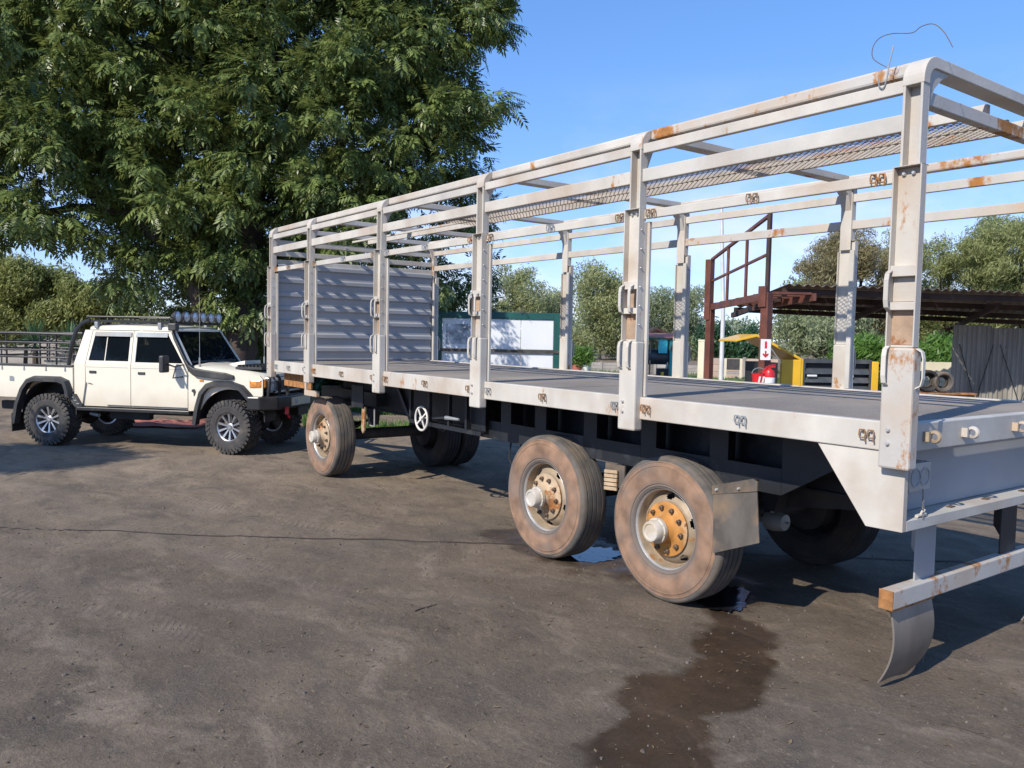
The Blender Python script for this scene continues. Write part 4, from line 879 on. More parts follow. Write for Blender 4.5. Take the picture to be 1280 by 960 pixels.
# windscreen
ws = MB().add([(2.485, -0.735, 1.345), (2.485, 0.735, 1.345), (2.155, 0.645, 1.885), (2.155, -0.645, 1.885), (2.475, -0.735, 1.345), (2.475, 0.735, 1.345), (2.145, 0.645, 1.885), (2.145, -0.645, 1.885)], [(0,1,2,3),(7,6,5,4),(0,4,5,1),(1,5,6,2),(2,6,7,3),(3,7,4,0)]).build('windscreen', M['glass'], P)
for y in (-0.35, 0.15): MB().tube([(2.52, y, 1.365), (2.44, y+0.38, 1.43)], 0.008, 6).build('wiper', M['black_plastic'], ws)
# cabin fittings seen through the glass
for x, y in ((0.75, -0.38), (0.75, 0.38), (1.55, -0.38), (1.55, 0.38)):
    s_ = MB().box(x, x+0.12, y-0.22, y+0.22, 1.331, 1.62).box(x+0.01, x+0.09, y-0.11, y+0.11, 1.63, 1.78); s_.build('seat_back', M['seat'], P, bevel=0.03)
MB().tube([(2.02+0.06*math.sin(a), -0.36+0.17*math.cos(a), 1.42+0.16*math.sin(a)) for a in np.linspace(0, 2*math.pi, 20)[:-1]], 0.014, 6, closed=True).build('steering_wheel', M['seat'], P, smooth=True)
MB().box(2.18, 2.46, -0.68, 0.68, 1.331, 1.42).build('dashboard', M['seat'], P, bevel=0.03)
# grille, bull bar
MB().box(3.67, 3.715, -0.46, 0.46, 0.93, 1.19).build('front_grille', M['black_plastic'], P)
gb = MB().box(3.716, 3.73, -0.45, 0.45, 1.13, 1.18).box(3.716, 3.73, -0.45, 0.45, 0.94, 0.97).build('grille_bar', M['ivory'], P)
bb = MB(); bb.prism([(3.50, -0.90), (3.70, -0.90), (3.93, -0.72), (3.97, -0.40), (3.97, 0.40), (3.93, 0.72), (3.70, 0.90), (3.50, 0.90), (3.50, 0.80), (3.74, 0.70), (3.74, -0.70), (3.50, -0.80)], 'z', 0.70, 0.905)
bbo = bb.build('bull_bar', M['black_paint'], P, bevel=0.02)
MB().box(3.971, 3.985, -0.36, 0.30, 0.74, 0.87).build('winch_plate', M['cream'], bbo)
MB().lathe([(0.045, 0.116), (0.045, 0.125), (0.0, 0.125)], (3.87, -0.22, 0.81), 16, 'x').build('fog_lamp', M['lamp_clear'], bbo)
for y in (-0.52, 0.52): MB().box(3.95, 4.0, y-.02, y+.02, 0.62, 0.74).tube([(4.0, y-.03, 0.60), (4.02, y, 0.57), (4.0, y+.03, 0.60)], 0.012, 6).build('recovery_hook', M['red'], bbo)
for y in (-0.40, 0.40): MB().box(3.89, 3.945, y-.025, y+.025, 0.906, 1.10).build('bar_upright', M['black_paint'], bbo, bevel=0.006)
MB().tube([(3.92, -0.40, 1.09), (3.92, 0.40, 1.09)], 0.024, 8).build('bar_tube', M['black_paint'], bbo, smooth=True)
# snorkel
MB().loft([[(x, -y-w_, z-h_), (x, -y+w_, z-h_), (x, -y+w_, z+h_), (x, -y-w_, z+h_)] for x, y, z, w_, h_ in ((3.24, 0.80, 1.185, .025, .03), (3.10, 0.815, 1.20, .04, .052), (2.72, 0.82, 1.235, .042, .056), (2.58, 0.82, 1.255, .042, .058), (2.50, 0.815, 1.31, .042, .05), (2.44, 0.80, 1.39, .040, .042), (2.20, 0.74, 1.78, .038, .04), (2.155, 0.72, 1.88, .038, .04))]).build('snorkel', M['black_plastic'], P, bevel=0.01)
MB().box(2.10, 2.24, -0.78, -0.67, 1.88, 2.00).build('snorkel_head', M['black_plastic'], P, bevel=0.02)
# roof rack
rk = MB()
for y in (-0.66, 0.66): rk.tube([(0.60, y, 2.085), (2.08, y, 2.085)], 0.014, 8).box(0.60, 2.08, y-.015, y+.015, 1.995, 2.035)
for x in (0.60, 2.08): rk.tube([(x, -0.66, 2.085), (x, 0.66, 2.085)], 0.014, 8)
for x in np.linspace(0.62, 2.06, 11): rk.box(x-.02, x+.02, -0.645, 0.645, 2.005, 2.022)
for y in (-0.66, 0.66):
    for x in np.linspace(0.62, 2.06, 8): rk.tube([(x, y, 2.02), (x, y, 2.085)], 0.009, 6)
rk.build('roof_rack', M['black_paint'], P)
lb = MB().tube([(2.14, -0.64, 2.00), (2.14, 0.64, 2.00)], 0.018, 8).build('lamp_bar', M['black_paint'], P)
for k in range(6):
    y = -0.60+0.24*k
    sl = MB().lathe([(0.0, -0.07), (0.05, -0.06), (0.088, -0.01), (0.092, 0.03), (0.084, 0.032)], (2.14, y, 2.105), 20, 'x').build('spotlight', M['black_paint'], P, smooth=True)
    MB().lathe([(0.083, 0.030), (0.06, 0.042), (0.0, 0.048)], (2.14, y, 2.105), 20, 'x').build('spotlight_lens', M['lamp_clear'], sl, smooth=True)
    MB().box(2.125, 2.155, y-.012, y+.012, 1.99, 2.03).build('spotlight_foot', M['black_paint'], sl)
for x, y, h in ((2.60, -0.70, 2.42), (3.0, 0.62, 2.30)):
    MB().tube([(x, y, 1.33), (x, y, 1.47)], 0.014, 8).tube([(x, y, 1.47), (x, y, h)], 0.0045, 6).build('antenna', M['galv'], P, smooth=True)
# continent silhouette decal
af = [(0.0,0.055),(0.02,0.06),(0.04,0.05),(0.045,0.03),(0.06,0.012),(0.047,0.0),(0.045,-0.02),(0.03,-0.05),(0.018,-0.062),(0.01,-0.045),(0.008,-0.01),(-0.004,0.008),(-0.022,0.012),(-0.03,0.03),(-0.018,0.05)]
dc = MB(); side_panel(dc, [(2.545+a*0.9, 0.93+b*0.95) for a, b in af], -1, th=0.002, off=0.0135); dc.build('door_decal', M['black_plastic'], P)
# frame and running gear
un = MB()
for y in (-0.40, 0.40): un.box(-1.2, 3.6, y-.05, y+.05, 0.52, 0.66)
un.box(0.5, 2.4, -0.66, 0.66, 0.60, 0.655).build('chassis_frame', M['underbody'], P)
for x in (0, WB): MB().tube([(x, -0.62, 0.42), (x, 0.62, 0.42)], 0.06, 10).lathe([(0.0, -0.14), (0.14, -0.10), (0.17, 0.0), (0.14, 0.10), (0.0, 0.14)], (x, 0.12, 0.42), 16, 'y').build('axle', M['underbody'], P, smooth=True)
MB().box(0.95, 1.65, -0.60, -0.46, 0.44, 0.60).build('fuel_tank', M['underbody'], P, bevel=0.03)
MB().tube([(0.62, -0.62, 0.52), (0.80, -0.66, 0.50)], 0.03, 10).build('exhaust_tip', M['galv'], P, smooth=True)
# wheels
tm = MB().lathe([(0.215,-0.125),(0.235,-0.138),(0.30,-0.146),(0.36,-0.142),(0.392,-0.125),(0.402,-0.10),(0.402,0.10),(0.392,0.125),(0.36,0.142),(0.30,0.146),(0.235,0.138),(0.215,0.125)], n=48)
tm.f = tm.f[:-2]; tm.mi = tm.mi[:-2]
for k in range(34):
    a0 = 2*math.pi*k/34
    for (y0, y1, da, r0, r1, ww) in ((-0.148, -0.075, 0, 0.375, 0.417, .052), (0.075, 0.148, .09, 0.375, 0.417, .052), (-0.062, -0.004, .08, 0.395, 0.418, .048), (0.004, 0.062, .02, 0.395, 0.418, .048)):
        a = a0+da; c, s_ = math.cos(a), math.sin(a); tx, tz = -s_, c
        def q(r, t, y): return (c*r+tx*t, y, s_*r+tz*t)
        sk = 0.018 if y0 < 0 else -0.018
        tm.add([q(r0, -ww/2+sk, y0), q(r0, ww/2+sk, y0), q(r0, ww/2-sk, y1), q(r0, -ww/2-sk, y1), q(r1, -ww/2.4+sk, y0+.006), q(r1, ww/2.4+sk, y0+.006), q(r1, ww/2.4-sk, y1-.004), q(r1, -ww/2.4-sk, y1-.004)], [(0,1,2,3),(4,5,6,7),(0,1,5,4),(1,2,6,5),(2,3,7,6),(3,0,4,7)])
    a = a0; c, s_ = math.cos(a), math.sin(a); tx, tz = -s_, c
    for sy in (-1, 1):
        tm.add([q(0.335, -.02, sy*0.143), q(0.335, .02, sy*0.143), q(0.380, .026, sy*0.139), q(0.380, -.026, sy*0.139), q(0.335, -.016, sy*0.154), q(0.335, .016, sy*0.154), q(0.380, .022, sy*0.150), q(0.380, -.022, sy*0.150)], [(0,1,2,3),(4,5,6,7),(0,1,5,4),(1,2,6,5),(2,3,7,6),(3,0,4,7)])
PT = tm.mesh('tyre', mat('mud_tyre', (0.045, 0.043, 0.042), 0.85, 0, 0.3, 8, 0.1, 60, dust=((0.11, 0.095, 0.08), 5, 0.5, 0.75)))
rm = MB().lathe([(0.222,-0.128),(0.226,-0.120),(0.205,-0.105),(0.195,-0.04),(0.195,0.12),(0.22,0.128)], n=48); rm.f = rm.f[:-2]; rm.mi = rm.mi[:-2]
rm.cur = 1; rm.lathe([(0.0,-0.035),(0.195,-0.030),(0.195,-0.02),(0.0,-0.02)], n=40)
rm.cur = 0; rm.lathe([(0.0,-0.098),(0.034,-0.098),(0.040,-0.088),(0.062,-0.080),(0.066,-0.036)], n=24)
for k in range(10):
    a = 2*math.pi*k/10; c, s_ = math.cos(a), math.sin(a); tx, tz = -s_, c
    rm.add([q(0.055, -.010, -0.085), q(0.055, .010, -0.085), q(0.205, .019, -0.108), q(0.205, -.019, -0.108), q(0.055, -.010, -0.036), q(0.055, .010, -0.036), q(0.20, .015, -0.036), q(0.20, -.015, -0.036)], [(0,1,2,3),(4,5,6,7),(0,1,5,4),(1,2,6,5),(2,3,7,6),(3,0,4,7)])
PR = rm.mesh('wheel', [M['alloy'], M['alloy_dark']], True)
for x in (0, WB):
    for s in (-1, 1):
        wv = link('wheel', PR, P, loc=(x, s*0.715, 0.418)); wv.rotation_euler = (0, 0.4*x+s, 0 if s < 0 else math.pi)
        if x > 1: wv.rotation_euler[2] += R(-9)
        link('tyre', PT, wv, loc=(0,0,0))

# ------------------------------------------------------------------ trees and plants
def rot_from(dirs, roll):
    """stack of rotation matrices with local X along dirs"""
    d = dirs/np.linalg.norm(dirs, axis=1, keepdims=True)
    up = np.tile([0., 0., 1.], (len(d), 1)); up[np.abs(d[:, 2]) > 0.95] = [1, 0, 0]
    y = np.cross(up, d); y /= np.linalg.norm(y, axis=1, keepdims=True); z = np.cross(d, y)
    c, s = np.cos(roll)[:, None], np.sin(roll)[:, None]
    y2 = c*y+s*z; z2 = -s*y+c*z
    return np.stack([d, y2, z2], -1)
def frond_template(n=9, ln=0.34, ll=0.13, lw=0.036):
    q = []
    for i in range(n):
        if i == n-1: bx, ang = ln, 0.0
        else: bx = ln*(0.25+0.75*(i//2)/((n-1)/2)); ang = (0.95 if i % 2 else -0.95)
        dx, dy = math.cos(ang), math.sin(ang); droop = -0.35
        b = np.array([bx, 0, -0.25*bx*bx]); t = b+np.array([dx*ll, dy*ll, droop*ll]); m1 = b+np.array([dx*ll*.45-dy*lw/2, dy*ll*.45+dx*lw/2, droop*ll*.3]); m2 = b+np.array([dx*ll*.45+dy*lw/2, dy*ll*.45-dx*lw/2, droop*ll*.3])
        q += [b, m2, t, m1]
    return np.array(q)
def card_template(n=5, sp=0.22, ll=0.3, lw=0.10):
    r = np.random.default_rng(3); q = []
    for i in range(n):
        b = r.normal(0, sp, 3); d = r.normal(0, 1, 3); d /= np.linalg.norm(d); d[2] -= 0.4; s = np.cross(d, r.normal(0, 1, 3)); s /= np.linalg.norm(s)
        q += [b, b+d*ll*.45+s*lw/2, b+d*ll, b+d*ll*.45-s*lw/2]
    return np.array(q)
def foliage(name, lobes, matl, parent, clumps, per, clump_r, tmpl, rng, flat=0.75, shell=0.45, droop=0.5, smin=0.75):
    """lobes: (centre, radii); clumps spread through each lobe, leaves spread round each clump"""
    C = []; O = []
    vol = np.array([np.prod(r)**(2/3) for _, r in lobes]); cnt = np.maximum(1, (clumps*vol/vol.sum()).round().astype(int))
    for (c, r), k in zip(lobes, cnt):
        d = rng.normal(size=(k, 3)); d /= np.linalg.norm(d, axis=1, keepdims=True); rad = shell+(1-shell)*rng.random((k, 1))**0.6
        C.append(np.array(c)+d*rad*np.array(r)); O.append(d)
    C = np.concatenate(C); O = np.concatenate(O)
    sz = clump_r*rng.uniform(0.6, 1.35, len(C))
    ci = np.repeat(np.arange(len(C)), per)
    d = rng.normal(size=(len(ci), 3)); d /= np.linalg.norm(d, axis=1, keepdims=True); rr = rng.random((len(ci), 1))**0.45
    off = d*rr*sz[ci][:, None]; off[:, 2] *= flat
    pos = C[ci]+off
    dirs = d*0.7+O[ci]*0.5+rng.normal(0, 0.35, d.shape); dirs[:, 2] -= droop
    Rm = rot_from(dirs, rng.uniform(-0.7, 0.7, len(ci))); sc = rng.uniform(smin, 1.25, len(ci))
    V = np.einsum('nij,kj->nki', Rm, tmpl)*sc[:, None, None]+pos[:, None, :]
    me = npmesh(name, V.reshape(-1, 3), 4, matl)
    return link(name, me, parent)
def limb(mb, pts, r0, r1, n=9, wob=0.0, rng=random):
    pts = [Vector(p) for p in pts]; P2 = smooth_path(pts, 5)
    for i in range(1, len(P2)-1): P2[i] = P2[i]+Vector((rng.uniform(-wob, wob), rng.uniform(-wob, wob), 0))
    k = len(P2)-1; mb.tube(P2, [(r0+(r1-r0)*(i/k)**0.8)*(1+rng.uniform(-.06, .06)) for i in range(k+1)], n)
rngt = np.random.default_rng(11)
# --- the great shade tree behind the pickup
base = gat(288, 17.6)
BT = thing('shade_tree', 'huge dark green feathery leaved tree with forked trunk behind the pickup', 'tree', base, world=True)
lob = []
for u, v, t, r in ((-60,60,16.5,2.3),(60,90,16.5,2.2),(190,50,16.8,2.3),(330,40,17,2.4),(470,50,17.3,2.1),(550,30,17.8,1.5),(596,20,18,.95),
                   (-70,200,16.2,1.7),(35,205,16,1.6),(130,190,16.6,1.8),(250,170,16.8,2.0),(390,150,16.6,2.0),(500,160,17.2,1.7),(575,110,17.6,1.25),
                   (45,255,16.2,0.75),(-40,255,16,.9),(200,280,16.8,1.45),(300,270,17.2,1.6),(420,250,16.8,1.6),(510,245,17.3,1.25),(560,195,17.6,.95),
                   (165,335,17,.85),(115,300,16.6,.55),(235,340,17.4,1.0),(340,350,18.2,1.2),(440,340,18.2,1.3),(510,320,18.4,1.2),(585,260,18.8,.75),(565,370,19.6,.8),(596,352,20.0,.5),(600,395,20.5,.45),
                   (100,60,19.5,2.6),(300,60,20,2.8),(480,80,20,2.2),(250,220,20,2.2),(400,250,20,2.0),(310,380,19.5,1.0),(380,410,20,.8),(225,372,18.6,.8),(262,372,17.2,.6),(320,375,17.4,.7),(345,400,18.6,.8),(250,400,19.4,.7),
                   (20,-60,17,2.4),(200,-70,17.3,2.2),(380,-60,17.5,2.0),(500,-40,17.8,1.5),(-150,60,17,2.2)):
    p = at(u, v, t); lob.append((tuple(p), (r*0.95, r*0.95, r*0.85)))
foliage('crown', lob, M['leaf_big'], BT, 980, 46, 0.44, frond_template(9, .31, .14, .046), rngt, flat=0.62, shell=0.28, droop=0.5, smin=0.6)
mb = MB(); rr = random.Random(5)
b0 = base
def A(u, v, t): return at(u, v, t)
limb(mb, [b0+Vector((0, 0, -0.1)), b0+Vector((0.02, 0, 0.25)), A(290, 470, 17.6), A(297, 425, 17.6), A(306, 360, 17.7)], 0.62, 0.36, 14, 0.02, rr)
limb(mb, [A(286, 478, 17.6), A(266, 430, 17.4), A(252, 385, 17.3), A(238, 340, 17.2), A(200, 300, 17), A(150, 262, 16.8), A(100, 235, 16.6)], 0.26, 0.10, 10, 0.02, rr)
limb(mb, [A(304, 372, 17.7), A(312, 300, 17.8), A(322, 200, 17.9), A(335, 90, 18), A(340, -30, 18)], 0.34, 0.14, 12, 0.03, rr)
limb(mb, [A(300, 400, 17.7), A(330, 330, 18.2), A(372, 270, 18.3), A(420, 190, 18), A(480, 100, 18)], 0.22, 0.08, 10, 0.03, rr)
for q in (((312,300,17.8),(270,220,17.4),(230,130,17),(190,40,17)), ((322,200,17.9),(370,140,17.6),(420,60,17.4),(460,-20,17.6)), ((238,340,17.2),(210,240,17),(150,140,16.8),(90,60,16.7)),
          ((372,270,18.3),(440,240,18.2),(500,200,18),(560,130,18)), ((330,330,18.2),(400,330,18.4),(480,310,18.6),(560,350,19.6)), ((150,262,16.8),(90,260,16.5),(40,270,16.2),(-20,260,16.1)), ((270,220,17.4),(290,140,17.2),(300,60,17.2)), ((210,240,17),(120,190,16.7),(30,170,16.4)), ((335,90,18),(250,20,17.6),(160,-60,17.3)), ((470,80,18),(540,60,18),(600,20,18))):
    limb(mb, [A(*w_) for w_ in q], 0.12, 0.03, 7, 0.03, rr)
mb.build('trunk', M['bark'], BT, smooth=True)
MB().lathe([(0.10, 0.0), (0.09, -0.03), (0.06, -0.035), (0.045, 0.01), (0.0, 0.02)], A(303, 410, 17.2), 14, 'x').build('branch_scar', M['bark_pale'], BT, smooth=True)

def far_tree(name, label, cat, u, t, vtop, wpx, vbot, leafm, n, per, cr, tm, seed, barkm='bark_pale', lobes_n=9, group=None, trunk_r=0.18, airy=0.45, stems=3):
    """tree t metres off whose crown runs from bearing vtop down to vbot and is wpx wide"""
    rg = np.random.default_rng(seed); rd = random.Random(seed)
    top = at(u, vtop, t); low = at(u, vbot, t); g = Vector((top.x, top.y, 0)); W_ = wpx*t/FPX/2; H_ = max(0.5, (top.z-low.z)/2); zc = (top.z+low.z)/2
    o = thing(name, label, cat, g, world=True, group=group)
    lb = [((g.x, g.y, zc), (W_*.42, W_*.42, H_*.55))]
    for i in range(int(lobes_n*1.7)):
        a = rg.uniform(0, 2*math.pi); h = rg.uniform(-0.85, 0.9); k = math.sqrt(max(0.05, 1-h*h*0.75))*rg.uniform(.40, .86)
        r_ = min(W_, H_*1.3)*rg.uniform(.18, .36); lb.append(((g.x+W_*k*math.cos(a), g.y+W_*k*math.sin(a), zc+H_*h*.86), (r_, r_, r_*rg.uniform(.55, .9))))
    foliage('crown', lb, M[leafm], o, n, per, cr, tm, rg, flat=0.8, shell=airy, droop=0.35)
    mb = MB(); limb(mb, [g+Vector((0, 0, -.1)), g+Vector((.02*W_, 0, zc*.35)), g+Vector((-.03*W_, .02*W_, zc*.8)), g+Vector((0, 0, zc+H_*.3))], trunk_r, trunk_r*.35, 8, 0.03, rd)
    for i in range(stems+2):
        c = lb[1+i % (len(lb)-1)][0]; z0 = min(c[2]*.7, zc*.8); limb(mb, [g+Vector((0, 0, max(0.3, z0*.7))), g.lerp(Vector(c), .5)*1+Vector((0, 0, z0*.1)), Vector(c)], trunk_r*.5, trunk_r*.12, 6, 0.02, rd)
    mb.build('trunk', M[barkm], o, smooth=True)
    return o
CT = card_template(5, 0.22, 0.34, 0.12); CT2 = card_template(5, 0.14, 0.22, 0.09); CTF = card_template(6, 0.10, 0.20, 0.05)
gum = 'gum trees beyond the yard'
def gumt(*a, **k):
    return far_tree(*a, **k)
gumt('gum_tree', 'slender gum tree with open crown rising above the notice board', 'tree', 648, 78, 328, 74, 404, 'leaf_euc', 90, 18, 0.55, CT*.8, 21, lobes_n=8, group=gum, airy=.3)
gumt('gum_tree', 'low rounded gum tree beside the slender gum behind the notice board', 'tree', 684, 84, 362, 66, 440, 'leaf_euc', 110, 16, 0.8, CT, 22, group=gum)
gumt('gum_tree', 'tall broad gum tree seen between two trailer posts beyond the notice board', 'tree', 752, 70, 328, 104, 452, 'leaf_euc', 230, 20, 0.62, CT*.8, 23, lobes_n=16, group=gum, stems=5)
gumt('gum_tree', 'greyish gum tree behind the teal machine', 'tree', 842, 74, 350, 98, 455, 'leaf_grey', 190, 20, 0.65, CT*.8, 24, lobes_n=13, group=gum, stems=4)
gumt('gum_tree', 'short grey gum filling the gap behind the broad gum', 'tree', 800, 90, 385, 70, 460, 'leaf_grey', 110, 16, 0.9, CT, 25, group=gum)
gumt('gum_tree', 'tiny distant gum just past the edge of the shade tree', 'tree', 612, 95, 380, 46, 440, 'leaf_euc', 60, 14, 0.8, CT, 26, group=gum)
far_tree('leafy_tree', 'dense dark green round tree behind the cream post', 'tree', 918, 48, 408, 92, 470, 'leaf_dark', 190, 18, 0.55, CT2, 31, 'bark', lobes_n=10, trunk_r=.14)
far_tree('thorn_tree', 'spreading thorn tree with open crown behind the yellow generator', 'tree', 1040, 42, 393, 150, 455, 'leaf_grey', 200, 18, 0.42, CT2, 32, 'bark', lobes_n=12, airy=.3, stems=7)
far_tree('casuarina_tree', 'brownish feathery tree rising above the iron roof left of the tallest feathery tree', 'tree', 1080, 44, 280, 170, 430, 'leaf_brown', 250, 40, 0.42, CTF*.95, 33, 'bark', lobes_n=14)
far_tree('casuarina_tree', 'wide pale green feathery tree in the middle above the iron roof', 'tree', 1190, 46, 292, 190, 450, 'leaf_cas', 320, 42, 0.42, CTF*.95, 34, 'bark', lobes_n=16)
far_tree('casuarina_tree', 'tallest feathery tree with brown tinged top above the iron roof', 'tree', 1290, 42, 246, 170, 440, 'leaf_cas', 340, 42, 0.42, CTF*.95, 35, 'bark', lobes_n=16)
far_tree('casuarina_tree', 'small green feathery tree peeping over the iron roof edge', 'tree', 1002, 55, 336, 60, 440, 'leaf_cas', 130, 16, 0.55, CT2, 36, 'bark', lobes_n=8)
far_tree('bush', 'bright green sunlit bush beside the old iron sheets', 'bush', 1182, 24, 425, 50, 478, 'leaf_bright', 120, 20, 0.22, CTF*1.1, 37, 'bark', lobes_n=8, trunk_r=.05)
far_tree('bush', 'bright green bush behind the yellow generator', 'bush', 1082, 30, 425, 60, 475, 'leaf_bright', 120, 20, 0.25, CTF*1.2, 38, 'bark', lobes_n=8, trunk_r=.05)
# planting behind the pickup
far_tree('shrub', 'brown green shrub behind the load cage of the pickup', 'shrub', 30, 27, 322, 150, 430, 'leaf_hedge', 330, 44, 0.30, CT2*.5, 41, 'bark', lobes_n=14, trunk_r=.08)
far_tree('shrub', 'yellow green shrub next to the brown green shrub behind the pickup', 'shrub', 118, 25, 352, 110, 430, 'leaf_hedge', 260, 44, 0.28, CT2*.5, 42, 'bark', lobes_n=12, trunk_r=.08)
far_tree('shrub', 'low green shrub behind the pickup cab roof', 'shrub', 195, 24, 398, 120, 450, 'leaf_hedge', 170, 40, 0.24, CT2*.45, 43, 'bark', lobes_n=10, trunk_r=.06)
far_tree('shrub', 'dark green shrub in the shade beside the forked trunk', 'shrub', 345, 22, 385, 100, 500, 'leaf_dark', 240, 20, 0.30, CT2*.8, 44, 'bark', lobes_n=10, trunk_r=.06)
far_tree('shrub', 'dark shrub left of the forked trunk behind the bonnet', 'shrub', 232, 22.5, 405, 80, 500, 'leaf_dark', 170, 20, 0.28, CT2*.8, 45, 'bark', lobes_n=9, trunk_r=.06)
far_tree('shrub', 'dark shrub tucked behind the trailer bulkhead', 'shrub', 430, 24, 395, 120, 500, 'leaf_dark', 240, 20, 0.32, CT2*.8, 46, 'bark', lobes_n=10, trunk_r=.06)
def spiky(u, t, vtop, label, seed, n=60):
    r = random.Random(seed); g = gat(u, t); top = at(u, vtop, t).z; o = thing('spiky_plant', label, 'plant', g, world=True)
    st = MB().tube([g, g+Vector((0, 0, top*.6))], [0.09, 0.06], 8).build('stem', M['bark'], o, smooth=True)
    mb = MB(); c = g+Vector((0, 0, top*.62))
    for i in range(n):
        a = r.uniform(0, 6.283); e = r.uniform(-0.3, 1.45); ln = r.uniform(.35, .6)*top*.55; d = Vector((math.cos(a)*math.cos(e), math.sin(a)*math.cos(e), math.sin(e))); s_ = d.cross(Vector((0, 0, 1))).normalized()*0.03
        m_ = c+d*ln*.5; t_ = c+d*ln+Vector((0, 0, -.08*math.cos(e)*ln))
        mb.add([c-s_*.6, c+s_*.6, m_+s_, t_, m_-s_], [(0, 1, 2, 3, 4)])
    mb.build('leaf_rosette', M['leaf_spike'], o)
spiky(44, 20, 383, 'blue green spiky yucca behind the load cage', 1); spiky(86, 19.5, 386, 'green spiky yucca just behind the cab corner of the pickup', 2)
# distant tree belt closing the view
belt = []
rg = np.random.default_rng(55)
for u in range(-500, 1900, 34):
    t = rg.uniform(105, 135); p = at(u, 420, t); h = rg.uniform(3.0, 7.0) if (560 < u < 1000) else rg.uniform(4, 9)
    belt.append(((p.x, p.y, h*.45), (4.2, 4.2, h*.55)))
bo = foliage('distant_tree_belt', belt, M['leaf_grey'], None, 1500, 12, 1.1, CT*1.7, rg, shell=.4); stuff(bo); tag(bo, 'hazy belt of distant trees along the far edge of the yard', 'trees')
# unseen tree, added only to cast the shade beside the pickup
g = Vector((-9.7, -6.95, 0))
ST = thing('shade_caster_tree', 'leafy tree added out of view to the left to cast shade beside the pickup', 'tree', g, world=True)
foliage('crown', [((g.x-.55, g.y-.25, 3.6), (.75, .55, .35)), ((g.x-1.2, g.y-.6, 3.7), (.7, .5, .35)), ((g.x-.05, g.y-.75, 3.0), (.55, .20, .2))], M['leaf_big'], ST, 120, 40, 0.30, frond_template(), rngt, shell=.1)
mb = MB(); limb(mb, [g+Vector((-.4, -2.6, -.1)), g+Vector((-.45, -2.4, 1.5)), g+Vector((-.6, -1.4, 2.9)), g+Vector((-.7, -.4, 3.5))], .16, .05, 8, 0.02, random.Random(2)); mb.build('trunk', M['bark'], ST, smooth=True)
# grass beyond the trailer and leaf litter
def blades(name, pts, h, matl, rng, wd=0.012):
    n = len(pts); a = rng.uniform(0, 6.28, n); lean = rng.normal(0, .35, (n, 2)); hh = h*rng.uniform(.5, 1.3, n)
    s = np.stack([np.cos(a), np.sin(a), 0*a], -1)*wd
    tip = pts+np.stack([lean[:, 0]*hh, lean[:, 1]*hh, hh], -1)
    V = np.stack([pts-s, pts+s, tip+s*.2, tip-s*.2], 1).reshape(-1, 3); return npmesh(name, V, 4, matl)
P_ = []
for (u0, u1, t0, t1, n) in ((380, 620, 16.0, 27, 26000), (100, 380, 21.0, 34, 15000), (560, 800, 36, 60, 8000), (840, 1000, 34, 50, 7000)):
    u = rngt.uniform(u0, u1, n); t = t0+(t1-t0)*rngt.random(n)**.8
    d = _F[None]+_R[None]*((u-640)/FPX)[:, None]; q = CAM[None]+d*t[:, None]; q[:, 2] = 0; P_.append(q)
P_ = np.concatenate(P_)
keep = vnoise(P_[:, 0]+50, P_[:, 1]+50, 0.5, 77) > 0.33
go = link('grass', blades('grass', P_[keep], 0.16, M['grass'], rngt, 0.014)); stuff(go); tag(go, 'patchy green grass beyond the trailer', 'grass')

# ------------------------------------------------------------------ yard things
def face_cam(loc, extra=0.0):
    """rotation whose local +X runs to the viewer's right and -Y faces the yard"""
    return math.atan2(_R[1], _R[0]) + extra
# notice board
p0 = at(548, 462, 18.6); p1 = at(695, 464, 18.6); d = (p1-p0); d.z = 0; L0 = d.length; rz = math.atan2(d.y, d.x)
NB = thing('notice_board', 'white notice board in dark green frame behind the trailer', 'notice board', (p0.x, p0.y, 0), rz)
for x in (0.0, L0): MB().box(x-.07, x+.07, -.05, .05, 0, 2.43).build('post', M['board_green'], NB, bevel=.008)
MB().box(.071, L0-.071, -.05, .05, 2.28, 2.43).build('top_beam', M['board_green'], NB, bevel=.008)
for a, b in ((.08, .80), (.81, 1.85), (1.86, L0-.08)):
    MB().box(a, b, -.02, .0, 1.60, 2.275).build('panel', M['board_white'], NB, bevel=.004)
    MB().box(a, b, -.02, .0, 0.62, 1.52).build('panel', M['board_white'], NB, bevel=.004)
MB().box(-.09, L0+.09, -.075, -.022, 1.525, 1.592).build('shelf_rail', M['dark_rail'], NB)
MB().box(.16, .70, -.027, -.021, 1.70, 2.15).build('poster', M['poster'], NB, label='faded grey picture pinned to the board')
MB().box(.84, .90, -.05, -.021, 0.62, 1.52).build('pipe', M['galv'], NB)
# low walls
def low_wall(u0, u1, t, vtop, label, matl, panel=1.8, posts=True):
    a, b = gat(u0, t), gat(u1, t); d = b-a; L_ = d.length; h = at((u0+u1)/2, vtop, t).z; o = thing('boundary_wall', label, 'wall', a, math.atan2(d.y, d.x))
    n = max(1, round(L_/panel)); w_ = L_/n
    for i in range(n):
        for k in range(3): MB().box(i*w_+.06, (i+1)*w_-.06, -.03, .03, h*k/3, h*(k+1)/3-.012).build('panel', matl, o)
        MB().box(i*w_-.06, i*w_+.059, -.07, .07, 0, h*1.06).build('post', M['grey_wall'], o)
    return o
low_wall(610, 800, 46, 452, 'low grey panel wall under the gum trees', M['grey_wall'], 2.0)
low_wall(820, 882, 44, 456, 'short grey panel wall left of the cream post', M['grey_wall'], 1.2)
low_wall(888, 975, 41, 448, 'pinkish low panel wall behind the brown steel posts', M['pink_wall'], 1.7)
low_wall(-60, 120, 30, 422, 'grey brick coloured wall behind the load cage', M['grey_wall'], 1.8)
low_wall(1130, 1215, 20, 452, 'cream low wall left of the old iron sheets', M['cream'], 1.6)
